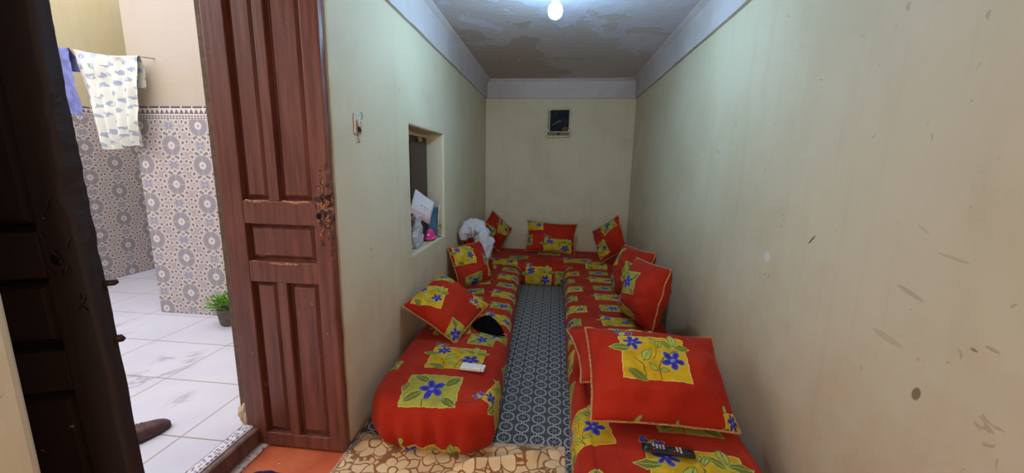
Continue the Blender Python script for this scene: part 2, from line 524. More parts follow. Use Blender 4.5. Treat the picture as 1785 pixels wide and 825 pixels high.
def fabric_mat():
    """brick-red cotton with yellow and green printed squares of blue flowers; 'stamp' holds coordinates inside the
    nearest printed square (-1..1), 'kind' which print it is"""
    k = Mat('red_floral_cotton', 0.9, 0.08)
    st = k.uv('stamp'); p0, q0, _ = k.sep(st)
    kk, kv, _ = k.sep(k.uv('kind'))
    o = k.coord()
    w1 = k.noise(o, 26.0, 2)
    w2 = k.noise(k.scaled(o, 1.0, (5.3, 1.7, 9.1)), 26.0, 2)
    p = p0 + (w1-0.5)*0.16; q = q0 + (w2-0.5)*0.16
    red1, red2 = (174, 46, 26), (158, 36, 20)
    c = k.mix(k.noise(o, 4.0, 3).ramp(0.35, 0.65), red1, red2)
    yel = (206, 170, 38); yel2 = (186, 144, 26); olive = (112, 118, 44); lime = (172, 176, 88); blue = (62, 64, 160); dblue = (42, 40, 112); stem = (110, 88, 44); pale = (214, 190, 110)
    ASP = 1.25
    def leaf(cx, cy, a, b, ang):
        ca, sa = math.cos(ang), math.sin(ang)
        dx = (p-cx)*ASP; dy = q-cy
        u = dx*ca + dy*sa; w = dy*ca - dx*sa
        t = u/a
        e = w.abs() - (1.0 - t*t)*b
        return e, w
    def draw_leaf(c, e, w, col, outl, on):
        c = k.mix(e.lt(0.035)*on, c, outl)
        c = k.mix(e.lt(0.0)*on, c, col)
        return k.mix(w.abs().lt(0.014)*e.lt(0.0)*on, c, outl)
    def flower(c, cx, cy, rad, n, ph, on):
        dx = (p-cx)*ASP; dy = q-cy
        r = hyp(dx, dy); t = dy.atan2(dx) + ph
        pet = ((t*(n*0.5)).cos().abs())
        lim = rad*0.34 + pet*rad*0.66
        c = k.mix((r-lim).lt(0.03)*on, c, (150, 150, 130))
        c = k.mix((r-lim).lt(0.0)*on, c, blue)
        c = k.mix((r-lim*0.75).lt(0.0)*pet.gt(0.93)*on, c, dblue)
        c = k.mix(r.lt(rad*0.16)*on, c, (120, 124, 196))
        return c
    def arc(cx, cy, rad, wdt, x0, x1, y0, y1):
        dx = (p-cx)*ASP; dy = q-cy
        r = hyp(dx, dy)
        return (r-rad).abs().lt(wdt)*p.gt(x0)*p.lt(x1)*q.gt(y0)*q.lt(y1)
    Y = kk.lt(0.5)*kv.lt(0.5); G = kk.gt(0.5)*kv.lt(0.5); YT = Y*kk.lt(0.1)
    # yellow square
    sq = p.abs().max(q.abs())
    c = k.mix(sq.lt(1.03)*Y, c, pale)
    c = k.mix(sq.lt(1.0)*Y, c, k.mix(k.noise(o, 13.0, 3).ramp(0.35, 0.7), yel, yel2))
    c = k.mix(arc(-1.35, -0.95, 1.25, 0.022, -0.62, 0.0, -1.0, 0.45)*Y, c, stem)
    c = k.mix(arc(0.95, -0.72, 1.10, 0.022, -0.02, 0.75, -1.0, 0.45)*Y, c, stem)
    c = k.mix(arc(-0.35, 0.30, 0.55, 0.015, -0.10, 0.14, -0.10, 0.5)*Y, c, stem)
    for cx, cy, a, b, ang, col, ol in (
            (-1.02, 0.36, 0.40, 0.16, -0.10, olive, lime), (-0.24, 0.06, 0.36, 0.15, 1.05, lime, olive),
            (-0.58, -0.86, 0.40, 0.15, -0.55, olive, (140, 140, 60)), (0.66, 0.92, 0.30, 0.13, 1.6, lime, olive),
            (0.46, 0.66, 0.30, 0.12, -0.8, olive, lime), (0.92, 0.56, 0.34, 0.15, 0.05, olive, lime),
            (0.05, 0.74, 0.22, 0.09, -1.0, lime, olive), (0.20, 0.66, 0.20, 0.08, 1.2, lime, olive),
            (-0.10, -0.52, 0.20, 0.09, -0.9, lime, olive), (0.24, -0.60, 0.18, 0.07, 0.1, lime, olive),
            (-0.86, 1.20, 0.22, 0.10, 0.9, lime, olive)):
        e, w = leaf(cx, cy, a, b, ang)
        c = draw_leaf(c, e, w, col, ol, Y)
    c = flower(c, -0.60, 0.66, 0.36, 6.0, 0.3, Y)
    c = flower(c, 0.54, -0.10, 0.44, 5.0, 0.25, Y)
    c = flower(c, -0.98, 1.36, 0.14, 3.0, 0.4, YT)
    c = flower(c, -0.66, 1.24, 0.15, 4.0, 1.1, YT)
    # green square
    c = k.mix(sq.lt(1.04)*G, c, lime)
    c = k.mix(sq.lt(1.0)*G, c, k.mix(k.noise(o, 13.0, 3).ramp(0.35, 0.7), (170, 158, 62), (148, 142, 54)))
    for cx, cy, a, b, ang in ((-0.62, -0.5, 0.5, 0.22, 0.7), (0.7, 0.6, 0.5, 0.22, 0.9), (-0.5, 0.72, 0.5, 0.2, -0.5),
                              (0.75, -0.75, 0.46, 0.2, -0.6), (-1.0, 0.1, 0.34, 0.15, 1.3)):
        e, w = leaf(cx, cy, a, b, ang)
        c = draw_leaf(c, e, w, (106, 110, 46), (176, 174, 92), G)
    c = k.mix(arc(0.9, -0.9, 1.35, 0.025, -0.7, 0.6, -1.0, 0.6)*G, c, stem)
    c = flower(c, 0.02, 0.02, 0.62, 5.0, 0.6, G)
    k.color(c)
    weave = k.noise(o, 420.0, 2)
    wr = k.noise(o, 14.0, 4, 0.6, 0.6)
    k.bump(weave*0.25 + wr*0.8, 0.30, 0.008)
    k.b.inputs['Sheen Weight'].default_value = 0.04
    return k.m
M_fab = fabric_mat()
M_pipe = simple('tan_piping_cord', (186, 132, 86), 0.85, 0.15, 0.2, 90)

# ------------------------------------------------------------------ the setting
XL, XR, YB, YF, ZC = -1.05, 1.08, 5.78, -1.60, 2.72
XO = -1.63                                        # outer face of the thick left wall
DY0, DY1, DZ = 0.606, 1.765, 2.48                 # doorway
WY0, WY1, WZ0, WZ1 = 2.755, 3.61, 0.832, 1.78     # window recess

def grid_sheet(name, mat, origin, eu, ev, nu, nv, disp, flip=False):
    vs = []; fs = []
    n = eu.cross(ev).normalized()
    for j in range(nv+1):
        for i in range(nu+1):
            P = origin + eu*(i/nu) + ev*(j/nv)
            vs.append(P + n*disp(P))
    for j in range(nv):
        for i in range(nu):
            a = j*(nu+1)+i
            f = (a, a+1, a+nu+2, a+nu+1)
            fs.append(f[::-1] if flip else f)
    return vs, fs

def wall_obj(name, mat, boxes):
    bm = bmesh.new()
    for b in boxes: bx(bm, *b)
    return struct(bm_obj(name, bm, mat, bevel=0.012, seg=3))

bm = bmesh.new(); bx(bm, XO+0.12, XR+0.2, YF-0.2, YB+0.2, -0.1, 0.0)
struct(bm_obj('floor', bm, M_floor))
bm = bmesh.new(); bx(bm, XO-0.1, XR+0.2, YF-0.2, YB+0.2, ZC, ZC+0.25)
struct(bm_obj('ceiling', bm, M_ceil))
# thick left wall pierced by the doorway and the window recess: profile extruded through the thickness
def left_wall():
    bm = bmesh.new()
    cells = [(YF-0.2, DY0, 0, ZC), (DY0, DY1, DZ, ZC), (DY1, WY0, 0, ZC), (WY0, WY1, 0, WZ0), (WY0, WY1, WZ1, ZC), (WY1, YB+0.2, 0, ZC)]
    ys = sorted({v for c in cells for v in c[:2]}); zs = sorted({v for c in cells for v in c[2:]})
    def solid(ya, yb, za, zb):
        ym, zm = (ya+yb)/2, (za+zb)/2
        return any(c[0] < ym < c[1] and c[2] < zm < c[3] for c in cells)
    V = {}
    def vert(x, y, z):
        key = (round(x, 4), round(y, 4), round(z, 4))
        if key not in V: V[key] = bm.verts.new((x, y, z))
        return V[key]
    ny, nz = len(ys)-1, len(zs)-1
    S = [[solid(ys[i], ys[i+1], zs[j], zs[j+1]) for j in range(nz)] for i in range(ny)]
    for i in range(ny):
        for j in range(nz):
            if not S[i][j]: continue
            y0, y1, z0, z1 = ys[i], ys[i+1], zs[j], zs[j+1]
            for x in (XO, XL): bm.faces.new((vert(x, y0, z0), vert(x, y1, z0), vert(x, y1, z1), vert(x, y0, z1)))
            if i == 0 or not S[i-1][j]: bm.faces.new((vert(XO, y0, z0), vert(XL, y0, z0), vert(XL, y0, z1), vert(XO, y0, z1)))
            if i == ny-1 or not S[i+1][j]: bm.faces.new((vert(XO, y1, z0), vert(XL, y1, z0), vert(XL, y1, z1), vert(XO, y1, z1)))
            if j == 0 or not S[i][j-1]: bm.faces.new((vert(XO, y0, z0), vert(XL, y0, z0), vert(XL, y1, z0), vert(XO, y1, z0)))
            if j == nz-1 or not S[i][j+1]: bm.faces.new((vert(XO, y0, z1), vert(XL, y0, z1), vert(XL, y1, z1), vert(XO, y1, z1)))
    return struct(bm_obj('wall_left', bm, M_wall, bevel=0.018, seg=3))
left_wall()
wall_obj('wall_right', M_wallR, [(XR, XR+0.2, YF-0.2, YB+0.2, 0, ZC)])
wall_obj('wall_back', M_wall, [(XL, XR, YB, YB+0.2, 0, ZC)])
wall_obj('wall_front', M_wall, [(XL, -0.97, YF-0.2, YF, 0, ZC), (0.37, XR, YF-0.2, YF, 0, ZC), (-0.97, 0.37, YF-0.2, YF, 0, 0.90), (-0.97, 0.37, YF-0.2, YF, 2.10, ZC)])  # unseen wall; its opening is invented to hold the added fill light

# plaster band below the ceiling, slightly proud, with a small cove at the top
def band(name, p0, p1, inward):
    p0, p1, n = Vector(p0), Vector(p1), Vector(inward)
    prof = [(0.0, 2.462), (0.026, 2.464), (0.030, 2.49), (0.030, 2.60), (0.034, 2.645), (0.042, 2.685), (0.075, 2.712), (0.08, 2.722), (0.0, 2.722)]
    N = 60; vs = []; fs = []
    for i in range(N+1):
        P = p0.lerp(p1, i/N)
        for d, z in prof:
            w = 0.006*fbm(P.x, P.y, z, 3.0, 2)
            vs.append((P.x+n.x*(d+(w if 0 < d < .05 else 0)), P.y+n.y*(d+(w if 0 < d < .05 else 0)), z+(w*0.7 if z < 2.47 else 0)))
    m = len(prof)
    for i in range(N):
        for j in range(m):
            a = i*m+j; b = i*m+(j+1) % m
            fs.append((a, b, b+m, a+m))
    fs.append(tuple(range(m))); fs.append(tuple(N*m+j for j in range(m-1, -1, -1)))
    o = mesh_obj(name, vs, fs, M_band, smooth=False)
    b2 = bmesh.new(); b2.from_mesh(o.data); bmesh.ops.recalc_face_normals(b2, faces=b2.faces); b2.to_mesh(o.data); b2.free()
    return struct(o)
band('trim_1', (XL, YF, 0), (XL, YB, 0), (1, 0, 0))
band('trim_2', (XR, YF, 0), (XR, YB, 0), (-1, 0, 0))
band('trim_3', (XL+0.02, YB, 0), (XR-0.02, YB, 0), (0, -1, 0))

# ------------------------------------------------------------------ the courtyard beyond the doorway
ZY = 0.12
CX = -3.56; CY = 3.03; HX = 3.9
bm = bmesh.new(); bx(bm, -5.4, -1.605, -0.8, 6.6, -0.1, ZY)
struct(bm_obj('floor_courtyard', bm, M_marble))
wall_obj('wall_courtyard_far', M_court, [(CX, XO, CY, CY+0.25, ZY, HX)])
wall_obj('wall_courtyard_side', M_courtY, [(-5.4, -5.12, -0.8, 2.2, ZY, 2.75), (-5.4, -5.12, 2.2, 6.6, ZY, HX)])  # unseen near stretch kept low to let more skylight into the room
wall_obj('wall_courtyard_end', M_courtY, [(-5.12, CX, 6.3, 6.6, ZY, HX)])
wall_obj('wall_courtyard_passage', M_courtY, [(CX, CX+0.25, CY+0.25, 6.3, ZY, HX)])
wall_obj('wall_courtyard_near', M_court, [(-5.12, XO, -1.0, -0.8, ZY, HX)])
wall_obj('wall_house_upper', M_court, [(XO, XO+0.3, -1.0, 3.2, ZC+0.25, HX)])
wall_obj('passage_shade_roof', M_court, [(-5.4, CX+0.25, CY+1.35, 6.6, HX-0.6, HX)])  # unseen roof added to darken the passage below
wall_obj('trim_4', M_zelx, [(CX-0.012, XO, CY-0.012, CY, ZY, 1.945)])
wall_obj('trim_5', M_zely, [(-5.12, -5.108, -0.8, 6.3, ZY, 2.06)])
wall_obj('trim_6', M_zely, [(CX-0.012, CX, CY, 6.3, ZY, 1.945)])

# threshold: flecked tile strip, worn wooden sill and a tile riser foot
def wavy_box(name, mat, x0, x1, y0, y1, z0, z1, amp, seed, n=28):
    bm = bmesh.new(); rings = []
    for i in range(n+1):
        y = y0 + (y1-y0)*i/n
        f = lambda q: amp*noise.noise(Vector((q, y*9, seed)))
        rings.append([bm.verts.new(p) for p in ((x0, y, z0), (x1+f(0), y, z0), (x1+f(1.5)+amp*.3*math.sin(y*30), y, (z0+z1)/2), (x1+f(3), y, z1-0.006+f(7)*.3), (x1-0.01+f(3), y, z1+f(5)*.3), (x0, y, z1))])
    m = 6
    for A, B in zip(rings, rings[1:]):
        for k in range(m): bm.faces.new((A[k], A[(k+1) % m], B[(k+1) % m], B[k]))
    bm.faces.new(rings[0]); bm.faces.new(rings[-1][::-1])
    return bm_obj(name, bm, mat)
struct(wavy_box('trim_7', M_strip, -1.605, -1.552, DY0, DY1, -0.02, 0.118, 0.004, 1.0))
struct(wavy_box('trim_8', M_sill, -1.552, -1.522, DY0, DY1, -0.02, 0.106, 0.008, 2.0))
struct(wavy_box('trim_9', M_strip, -1.522, -1.480, DY0, DY1-0.06, -0.02, 0.014, 0.008, 3.0))
# plaster lump at the foot of the jamb
bm = bmesh.new(); bmesh.ops.create_icosphere(bm, subdivisions=4, radius=1)
for v in bm.verts:
    d = 1+0.35*fbm(v.co.x, v.co.y, v.co.z, 1.6, 3)
    v.co = Vector((v.co.x*0.034*d - 1.605, v.co.y*0.04*d+1.725, v.co.z*0.075*d+0.16))
struct(bm_obj('trim_10', bm, M_reveal, smooth=True))

# ------------------------------------------------------------------ the panelled door leaves
def door_leaf(name, mat, width, label, chew_seed, dark=False):
    """local: x 0 (hinge) .. width (free edge), front face y=0, thickness towards +y, z up"""
    root = empty(name, (0, 0, 0), label, 'door')
    T = 0.05
    s0, s1 = 0.11, width-0.085
    m0, m1 = s0+(s1-s0)*0.385, s0+(s1-s0)*0.53
    H = 2.44
    # carcass: stiles, rails and mullions; the free stile has a worn, splintered edge near the lock
    bm = bmesh.new()
    bx(bm, 0, s0, 0, T, 0.012, H)
    N = 150; ring = []
    for i in range(N+1):
        z = 0.012+(H-0.012)*i/N
        w = math.exp(-((z-(1.45 if dark else 1.33))/(0.26 if dark else 0.22))**2)
        e = 0.004*noise.noise(Vector((z*9, chew_seed, 0))) - w*(0.006+(0.024 if dark else 0.034)*abs(noise.noise(Vector((z*(11 if dark else 22), chew_seed, 3)))))
        e2 = 0.004*noise.noise(Vector((z*7, chew_seed, 5))) - w*0.010*abs(noise.noise(Vector((z*20, chew_seed, 9))))
        ring.append([bm.verts.new(p) for p in ((s1, 0, z), (width+e-0.006, 0, z), (width+e, 0.007, z), (width+e2, T*0.6, z), (width+e2-0.003, T, z), (s1, T, z))])
    for A, B in zip(ring, ring[1:]):
        for k in range(6): bm.faces.new((A[k], A[(k+1) % 6], B[(k+1) % 6], B[k]))
    bm.faces.new(ring[0]); bm.faces.new(ring[-1][::-1])
    rails = [(0.012, 0.085), (0.92, 1.025), (1.21, 1.32), (2.30, H)]
    for z0, z1 in rails: bx(bm, s0-0.001, s1+0.001, 0.0005, T-0.001, z0, z1)
    for z0, z1 in ((0.085, 0.92), (1.32, 2.30)): bx(bm, m0, m1, 0.0015, T-0.001, z0, z1)
    bm_obj('frame', bm, mat, root, bevel=0.006, seg=2)
    # fielded panels set deep in the frame
    for x0, x1, z0, z1 in ((s0, m0, 1.32, 2.30), (m1, s1, 1.32, 2.30), (s0, s1, 1.025, 1.21), (s0, m0, 0.085, 0.92), (m1, s1, 0.085, 0.92)):
        bm = bmesh.new()
        D, d, b = 0.036, 0.014, 0.030
        A = [bm.verts.new(p) for p in ((x0-.002, D, z0-.002), (x1+.002, D, z0-.002), (x1+.002, D, z1+.002), (x0-.002, D, z1+.002))]
        g = 0.008
        A2 = [bm.verts.new(p) for p in ((x0+g, D, z0+g), (x1-g, D, z0+g), (x1-g, D, z1-g), (x0+g, D, z1-g))]
        B = [bm.verts.new(p) for p in ((x0+b, d, z0+b), (x1-b, d, z0+b), (x1-b, d, z1-b), (x0+b, d, z1-b))]
        K = [bm.verts.new((v.co.x, T-0.008, v.co.z)) for v in A]
        for P, Q in ((A, A2), (A2, B), (K, A)):
            for k in range(4): bm.faces.new((P[k], P[(k+1) % 4], Q[(k+1) % 4], Q[k]))
        bm.faces.new(B); bm.faces.new(K[::-1])
        bm_obj('panel', bm, mat, root)
    # quarter-round bead at the left and right of each panel
    if not dark:
        # chipped beads showing bare wood under the upper panels and under the middle one
        for x0, x1, z in ((s0+0.012, m0-0.004, 1.322), (m1+0.012, s1-0.006, 1.322), (s0+0.010, s1-0.004, 1.022)):
            bm = bmesh.new(); n = 16
            pts = [Vector((x0+(x1-x0)*i/n, 0.006+0.004*noise.noise(Vector((i*.7, z*3, 1))), z+0.004*noise.noise(Vector((i*.5, z, 4)))-0.008*math.sin(PI*i/n))) for i in range(n+1)]
            tube(bm, pts, [0.003+0.006*math.sin(PI*min(1, max(0, i/n)))*(0.8+0.3*noise.noise(Vector((i, z, 8)))) for i in range(n+1)], 8)
            b = bm_obj('chipped_bead', bm, M_bare, root, smooth=True); b['label'] = 'bead chipped to bare wood'
    # keyhole and splinters round the lock
    for i in range(16):
        z = 1.30+random.uniform(-0.20, 0.10); x = width-0.014-random.random()*0.055
        L = random.uniform(0.012, 0.040); a = random.uniform(-0.7, 0.7)
        bm = bmesh.new()
        tube(bm, [(x, 0.001, z), (x+L*0.5*math.sin(a), -0.005, z+L*0.5), (x+L*math.sin(a), 0.0, z+L)], [0.001, 0.0035, 0.0008], 5)
        sp = bm_obj('splinter', bm, M_bare if (not dark and i % 2) else mat, root, smooth=True)
    bm = bmesh.new(); bmesh.ops.create_uvsphere(bm, u_segments=14, v_segments=8, radius=0.014)
    for v in bm.verts: v.co = Vector((v.co.x + width-0.058, v.co.y*0.25+0.001, v.co.z*1.2+1.255))
    bm_obj('keyhole', bm, M_black, root, smooth=True)
    return root

M_black = simple('black_matte', (14, 12, 12), 0.7, 0.2, 0.2, 40)
M_iron = simple('rusty_iron', (70, 50, 44), 0.55, 0.4, 0.3, 60, metal=0.6)
leaf = door_leaf('door_leaf', M_door, 0.55, 'maroon panelled wooden door leaf standing open beside the light switch', 2.0)
leaf.location = (-1.588, 1.69, 0.0)
dleaf = door_leaf('door_leaf', M_darkdoor, 0.53, 'near-black wooden door leaf in shadow at the left edge of the photo', 7.3, True)
TL = R(1.4)
dleaf.location = (-1.605+1.1*math.sin(TL)*0.95, 0.618+1.1*math.sin(TL)*0.31, 0.0)
dleaf.rotation_euler = (0, -TL, math.atan2(0.165, 0.505))
# bolts of the dark leaf's lock sticking out of its edge
for z, L, r in ((1.18, 0.020, 0.008), (1.03, 0.010, 0.010)):
    bm = bmesh.new()
    tube(bm, [(0.525, 0.040, z), (0.53+L*0.7, 0.046, z), (0.53+L, 0.048, z+0.002)], [r, r, r*0.7], 10)
    bm_obj('bolt', bm, M_iron, dleaf, smooth=True)
# door frame posts fixed to the outer side of the wall
for nm, y in (('trim_11', DY1-0.012),):
    bm = bmesh.new(); bx(bm, -1.626, -1.594, y-0.05, y+0.01, 0.118, 2.47)
    struct(bm_obj(nm, bm, simple('pale_frame_paint', (112, 88, 70), 0.6), bevel=0.004))

# ------------------------------------------------------------------ window recess with dark shutter
bm = bmesh.new()
bx(bm, -1.26, -1.215, WY0+0.002, WY1-0.002, WZ0+0.001, WZ1-0.03)
bx(bm, -1.216, -1.200, WY0+0.002, 3.10, WZ0+0.02, WZ1-0.05)
bx(bm, -1.216, -1.203, 3.16, WY1-0.03, WZ0+0.04, WZ1-0.08)
wn = struct(bm_obj('window_1', bm, M_shutter, bevel=0.004))
bm = bmesh.new(); bx(bm, -1.214, -1.190, 3.37, 3.42, WZ1-0.075, WZ1-0.040)
bmesh.ops.subdivide_edges(bm, edges=bm.edges, cuts=2)
for v in bm.verts: v.co += Vector((0.006*noise.noise(v.co*60), 0.008*noise.noise(v.co*70), 0.01*noise.noise(v.co*50)))
lat = bm_obj('plaster_blob', bm, M_reveal, wn, smooth=True)

# ------------------------------------------------------------------ upholstery
def put_stamps(o, chart, stamps, default_kind=0):
    """chart: per-vertex (s,t); stamps: (s,t,half_s,half_t,rot,kind)"""
    me = o.data
    u1 = me.uv_layers.new(name='stamp'); u2 = me.uv_layers.new(name='kind')
    for p in me.polygons:
        cs = sum(chart[v][0] for v in p.vertices)/len(p.vertices); ct = sum(chart[v][1] for v in p.vertices)/len(p.vertices)
        best = None; bd = 1e9
        for s in stamps:
            ca, sa = math.cos(s[4]), math.sin(s[4])
            dx, dy = cs-s[0], ct-s[1]
            a = (dx*ca+dy*sa)/s[2]; b = (dy*ca-dx*sa)/s[3]
            d = max(abs(a), abs(b))*1.0 + 0.0
            if d < bd: bd = d; best = s
        far = 0.0 if bd < 2.2 else 1.0
        ca, sa = math.cos(best[4]), math.sin(best[4])
        for li in p.loop_indices:
            v = me.loops[li].vertex_index
            dx, dy = chart[v][0]-best[0], chart[v][1]-best[1]
            u1.data[li].uv = ((dx*ca+dy*sa)/best[2], (dy*ca-dx*sa)/best[3])
            u2.data[li].uv = (best[5], far)

YS = (0.165, 0.135); GS = (0.115, 0.10)
def yel(s, t, rot=0.0, k=1.0): return (s, t, YS[0]*k, YS[1]*k, rot, 0)
def grn(s, t, rot=0.0, k=1.0): return (s, t, GS[0]*k, GS[1]*k, rot, 1)

def mattress(name, poly, H, stamps, label, rcorner=0.12, gather=None, group=None, seed=0.0, puff=0.012, und=0.06):
    """poly: 4 plan corners counter-clockwise; a soft stuffed slab in a gathered cover"""
    P = [Vector((p[0], p[1], 0)) for p in poly]
    out = []
    n = len(P)
    for i in range(n):
        a, b, c = P[i-1], P[i], P[(i+1) % n]
        d0 = (b-a).normalized(); d1 = (c-b).normalized()
        rc = rcorner[i] if isinstance(rcorner, (list, tuple)) else rcorner
        s = b-d0*rc; e = b+d1*rc
        for j in range(9):
            t = j/8
            out.append((1-t)**2*s + 2*t*(1-t)*b + t*t*e)
    # resample
    ring = []
    tot = len(out)
    for i in range(tot):
        a, b = out[i], out[(i+1) % tot]
        m = max(1, int((b-a).length/0.022))
        for j in range(m): ring.append(a.lerp(b, j/m))
    N = len(ring)
    nrm = []
    for i in range(N):
        t = (ring[(i+1) % N]-ring[i-1]).normalized()
        nrm.append(Vector((t.y, -t.x, 0)))
    # medial segment
    c0 = (P[0]+P[1])/2; c1 = (P[2]+P[3])/2
    ax = (c1-c0); L = ax.length
    wid = min((P[1]-P[0]).length, (P[2]-P[3]).length)
    axn = ax.normalized()
    a0 = c0+axn*min(wid*0.5, L*0.5); a1 = c1-axn*min(wid*0.5, L*0.5)
    seg = (a1-a0); sl = max(seg.length, 1e-6)
    med = []
    for q in ring:
        t = max(0, min(1, (q-a0).dot(seg)/sl/sl))
        med.append(a0+seg*t)
    verts = []; chart = []
    rings = []
    KT = 18
    prof = []
    for q in range(20):
        th = R(9)+(PI-R(12))*q/19
        xx = abs(math.sin(th))**0.72; zz = abs(math.cos(th))**0.72*(1 if math.cos(th) > 0 else -1)
        rx = 0.105 if zz > 0 else und*1.25
        prof.append((-rx*(1-xx), max(0.004, 0.5+0.5*zz)))
    for kx in range(KT+1):
        kf = 1-(1-kx/KT)**1.25
        row = []
        for i in range(N):
            edge = ring[i] - nrm[i]*0.085
            q = med[i].lerp(edge, kf)
            z = H*(1.0 + 0.0) + puff*(1-kf*kf) - 0.006*kf**6
            z += 0.010*fbm(q.x+seed, q.y, 0.3, 2.6, 3)*(1-0.3*kf)
            row.append(len(verts)); verts.append(Vector((q.x, q.y, z))); chart.append((q.x, q.y))
        rings.append(row)
    arc = 0.0; prev = (-0.085, 1.0)
    for d, zz in prof:
        arc += math.hypot(d-prev[0], (zz-prev[1])*H); prev = (d, zz)
        row = []
        for i in range(N):
            q = ring[i]+nrm[i]*d
            z = zz*H
            w = 1-zz
            lump = 0.010*fbm(q.x*1.0+seed, q.y*1.0, z*1.5, 4.0, 3)
            gth = 0.0
            if gather is not None:
                g = gather(ring[i])
                gth = g*min(1, w*1.8)*min(1.0, zz*4)*(0.016*math.sin(i*1.35+3*noise.noise(Vector((i*0.11, seed, 0))))+0.020*noise.noise(Vector((i*0.45, z*3, seed))))
            q = q+nrm[i]*(lump*(0.3+w)+gth)
            row.append(len(verts)); verts.append(Vector((q.x, q.y, max(0.004, z))))
            cc = ring[i]+nrm[i]*(arc-0.085); chart.append((cc.x, cc.y))
        rings.append(row)
    faces = []
    for A, B in zip(rings, rings[1:]):
        for i in range(N):
            j = (i+1) % N
            faces.append((A[i], B[i], B[j], A[j]))
    faces.append(tuple(rings[-1][::-1]))
    # close the medial slit by welding
    o = mesh_obj(name, verts, faces, M_fab)
    put_stamps(o, chart, stamps)
    b2 = bmesh.new(); b2.from_mesh(o.data)
    bmesh.ops.remove_doubles(b2, verts=b2.verts, dist=0.0005)
    bmesh.ops.recalc_face_normals(b2, faces=b2.faces)
    b2.to_mesh(o.data); b2.free()
    for p in o.data.polygons: p.use_smooth = True
    tag(o, label, 'sofa', group)
    return o

def front_gather(y0):
    return lambda q: max(0.0, min(1.0, (y0+0.30-q.y)/0.25))

HM = 0.30
# left banquette: two columns of prints along it
st = [yel(-0.575, 2.21, 0.05), grn(-0.625, 1.86, 0.05, 1.25), (-0.60, 1.375, 0.175, 0.14, 0.0, 0.25), (-0.19, 1.92, 0.13, 0.12, 1.3, 0), (-0.93, 1.46, 0.08, 0.08, 0.5, 1),
      grn(-0.47, 2.50, 0.0, 0.75), (-0.15, 2.30, 0.10, 0.09, 1.3, 1), (-0.95, 2.1, .05, .05, 0, 1)]
y = 2.60; i = 0
while y < 4.7:
    xr = -0.255-(y-1.9)*0.047-0.10
    st.append((xr, y, 0.10, 0.075, 0.0, 1) if i % 2 == 0 else (xr, y, 0.125, 0.09, 0.0, 0))
    if i % 2 == 0: st.append((xr-0.33, y+0.05, 0.13, 0.10, 0.2, 0))
    else: st.append((xr-0.33, y+0.02, 0.11, 0.08, 0.2, 1))
    if i % 2 == 1: st.append((xr+0.30, y+0.02, 0.10, 0.10, 0.3, 1))
    y += 0.30; i += 1
mattress('banquette', [(-0.975, 1.70), (-0.255, 1.70), (-0.385, 4.74), (-1.03, 4.74)], HM, st,
         'long red floral floor mattress along the window wall with a small white box on it', (0.26, 0.20, 0.05, 0.05), front_gather(1.70), 'red floral floor mattresses', 1.3, und=0.12)
# right banquette
st = [(0.62, 1.40, 0.19, 0.15, 0.0, 0), (0.14, 1.68, 0.15, 0.13, 0.15, 0), grn(0.66, 1.79, 0.0, 1.2), (0.02, 2.02, 0.12, 0.09, 1.2, 1), (0.05, 2.38, 0.12, 0.10, 1.4, 0),
      (0.16, 1.28, 0.11, 0.10, 0.4, 1)]
y = 2.66; i = 0
while y < 4.75:
    st.append((0.20, y, 0.105, 0.08, 0.0, 0) if i % 2 == 0 else (0.15, y, 0.09, 0.07, 0.0, 1))
    st.append((0.53, y+0.03, 0.10, 0.07, 0.0, 1) if i % 2 == 0 else (0.53, y+0.03, 0.12, 0.085, 0.0, 0))
    y += 0.285; i += 1
mattress('banquette', [(0.125, 0.62), (0.925, 0.62), (0.925, 4.74), (0.135, 4.74)], HM, st,
         'long red floral floor mattress along the bare wall, with the black remote control on it', (0.10, 0.10, 0.05, 0.05), None, 'red floral floor mattresses', 5.1)
# far banquette across the end of the room
st = [(-0.17, 4.62, 0.16, 0.15, 0.0, 0), (0.16, 4.60, 0.115, 0.12, 0.0, 1), (0.32, 5.0, 0.17, 0.10, 0.0, 0), (-0.45, 5.05, 0.12, 0.08, 0.0, 1), (-0.62, 4.85, 0.16, 0.11, 0.2, 0),
      (0.55, 4.88, 0.13, 0.09, 0.0, 0), (-0.05, 5.35, 0.15, 0.10, 0, 0)]
mattress('banquette', [(-1.0, 4.775), (1.02, 4.775), (1.02, 5.70), (-1.0, 5.70)], HM, st,
         'red floral floor mattress laid across the far end of the room under the clock', 0.06, None, 'red floral floor mattresses', 9.7)

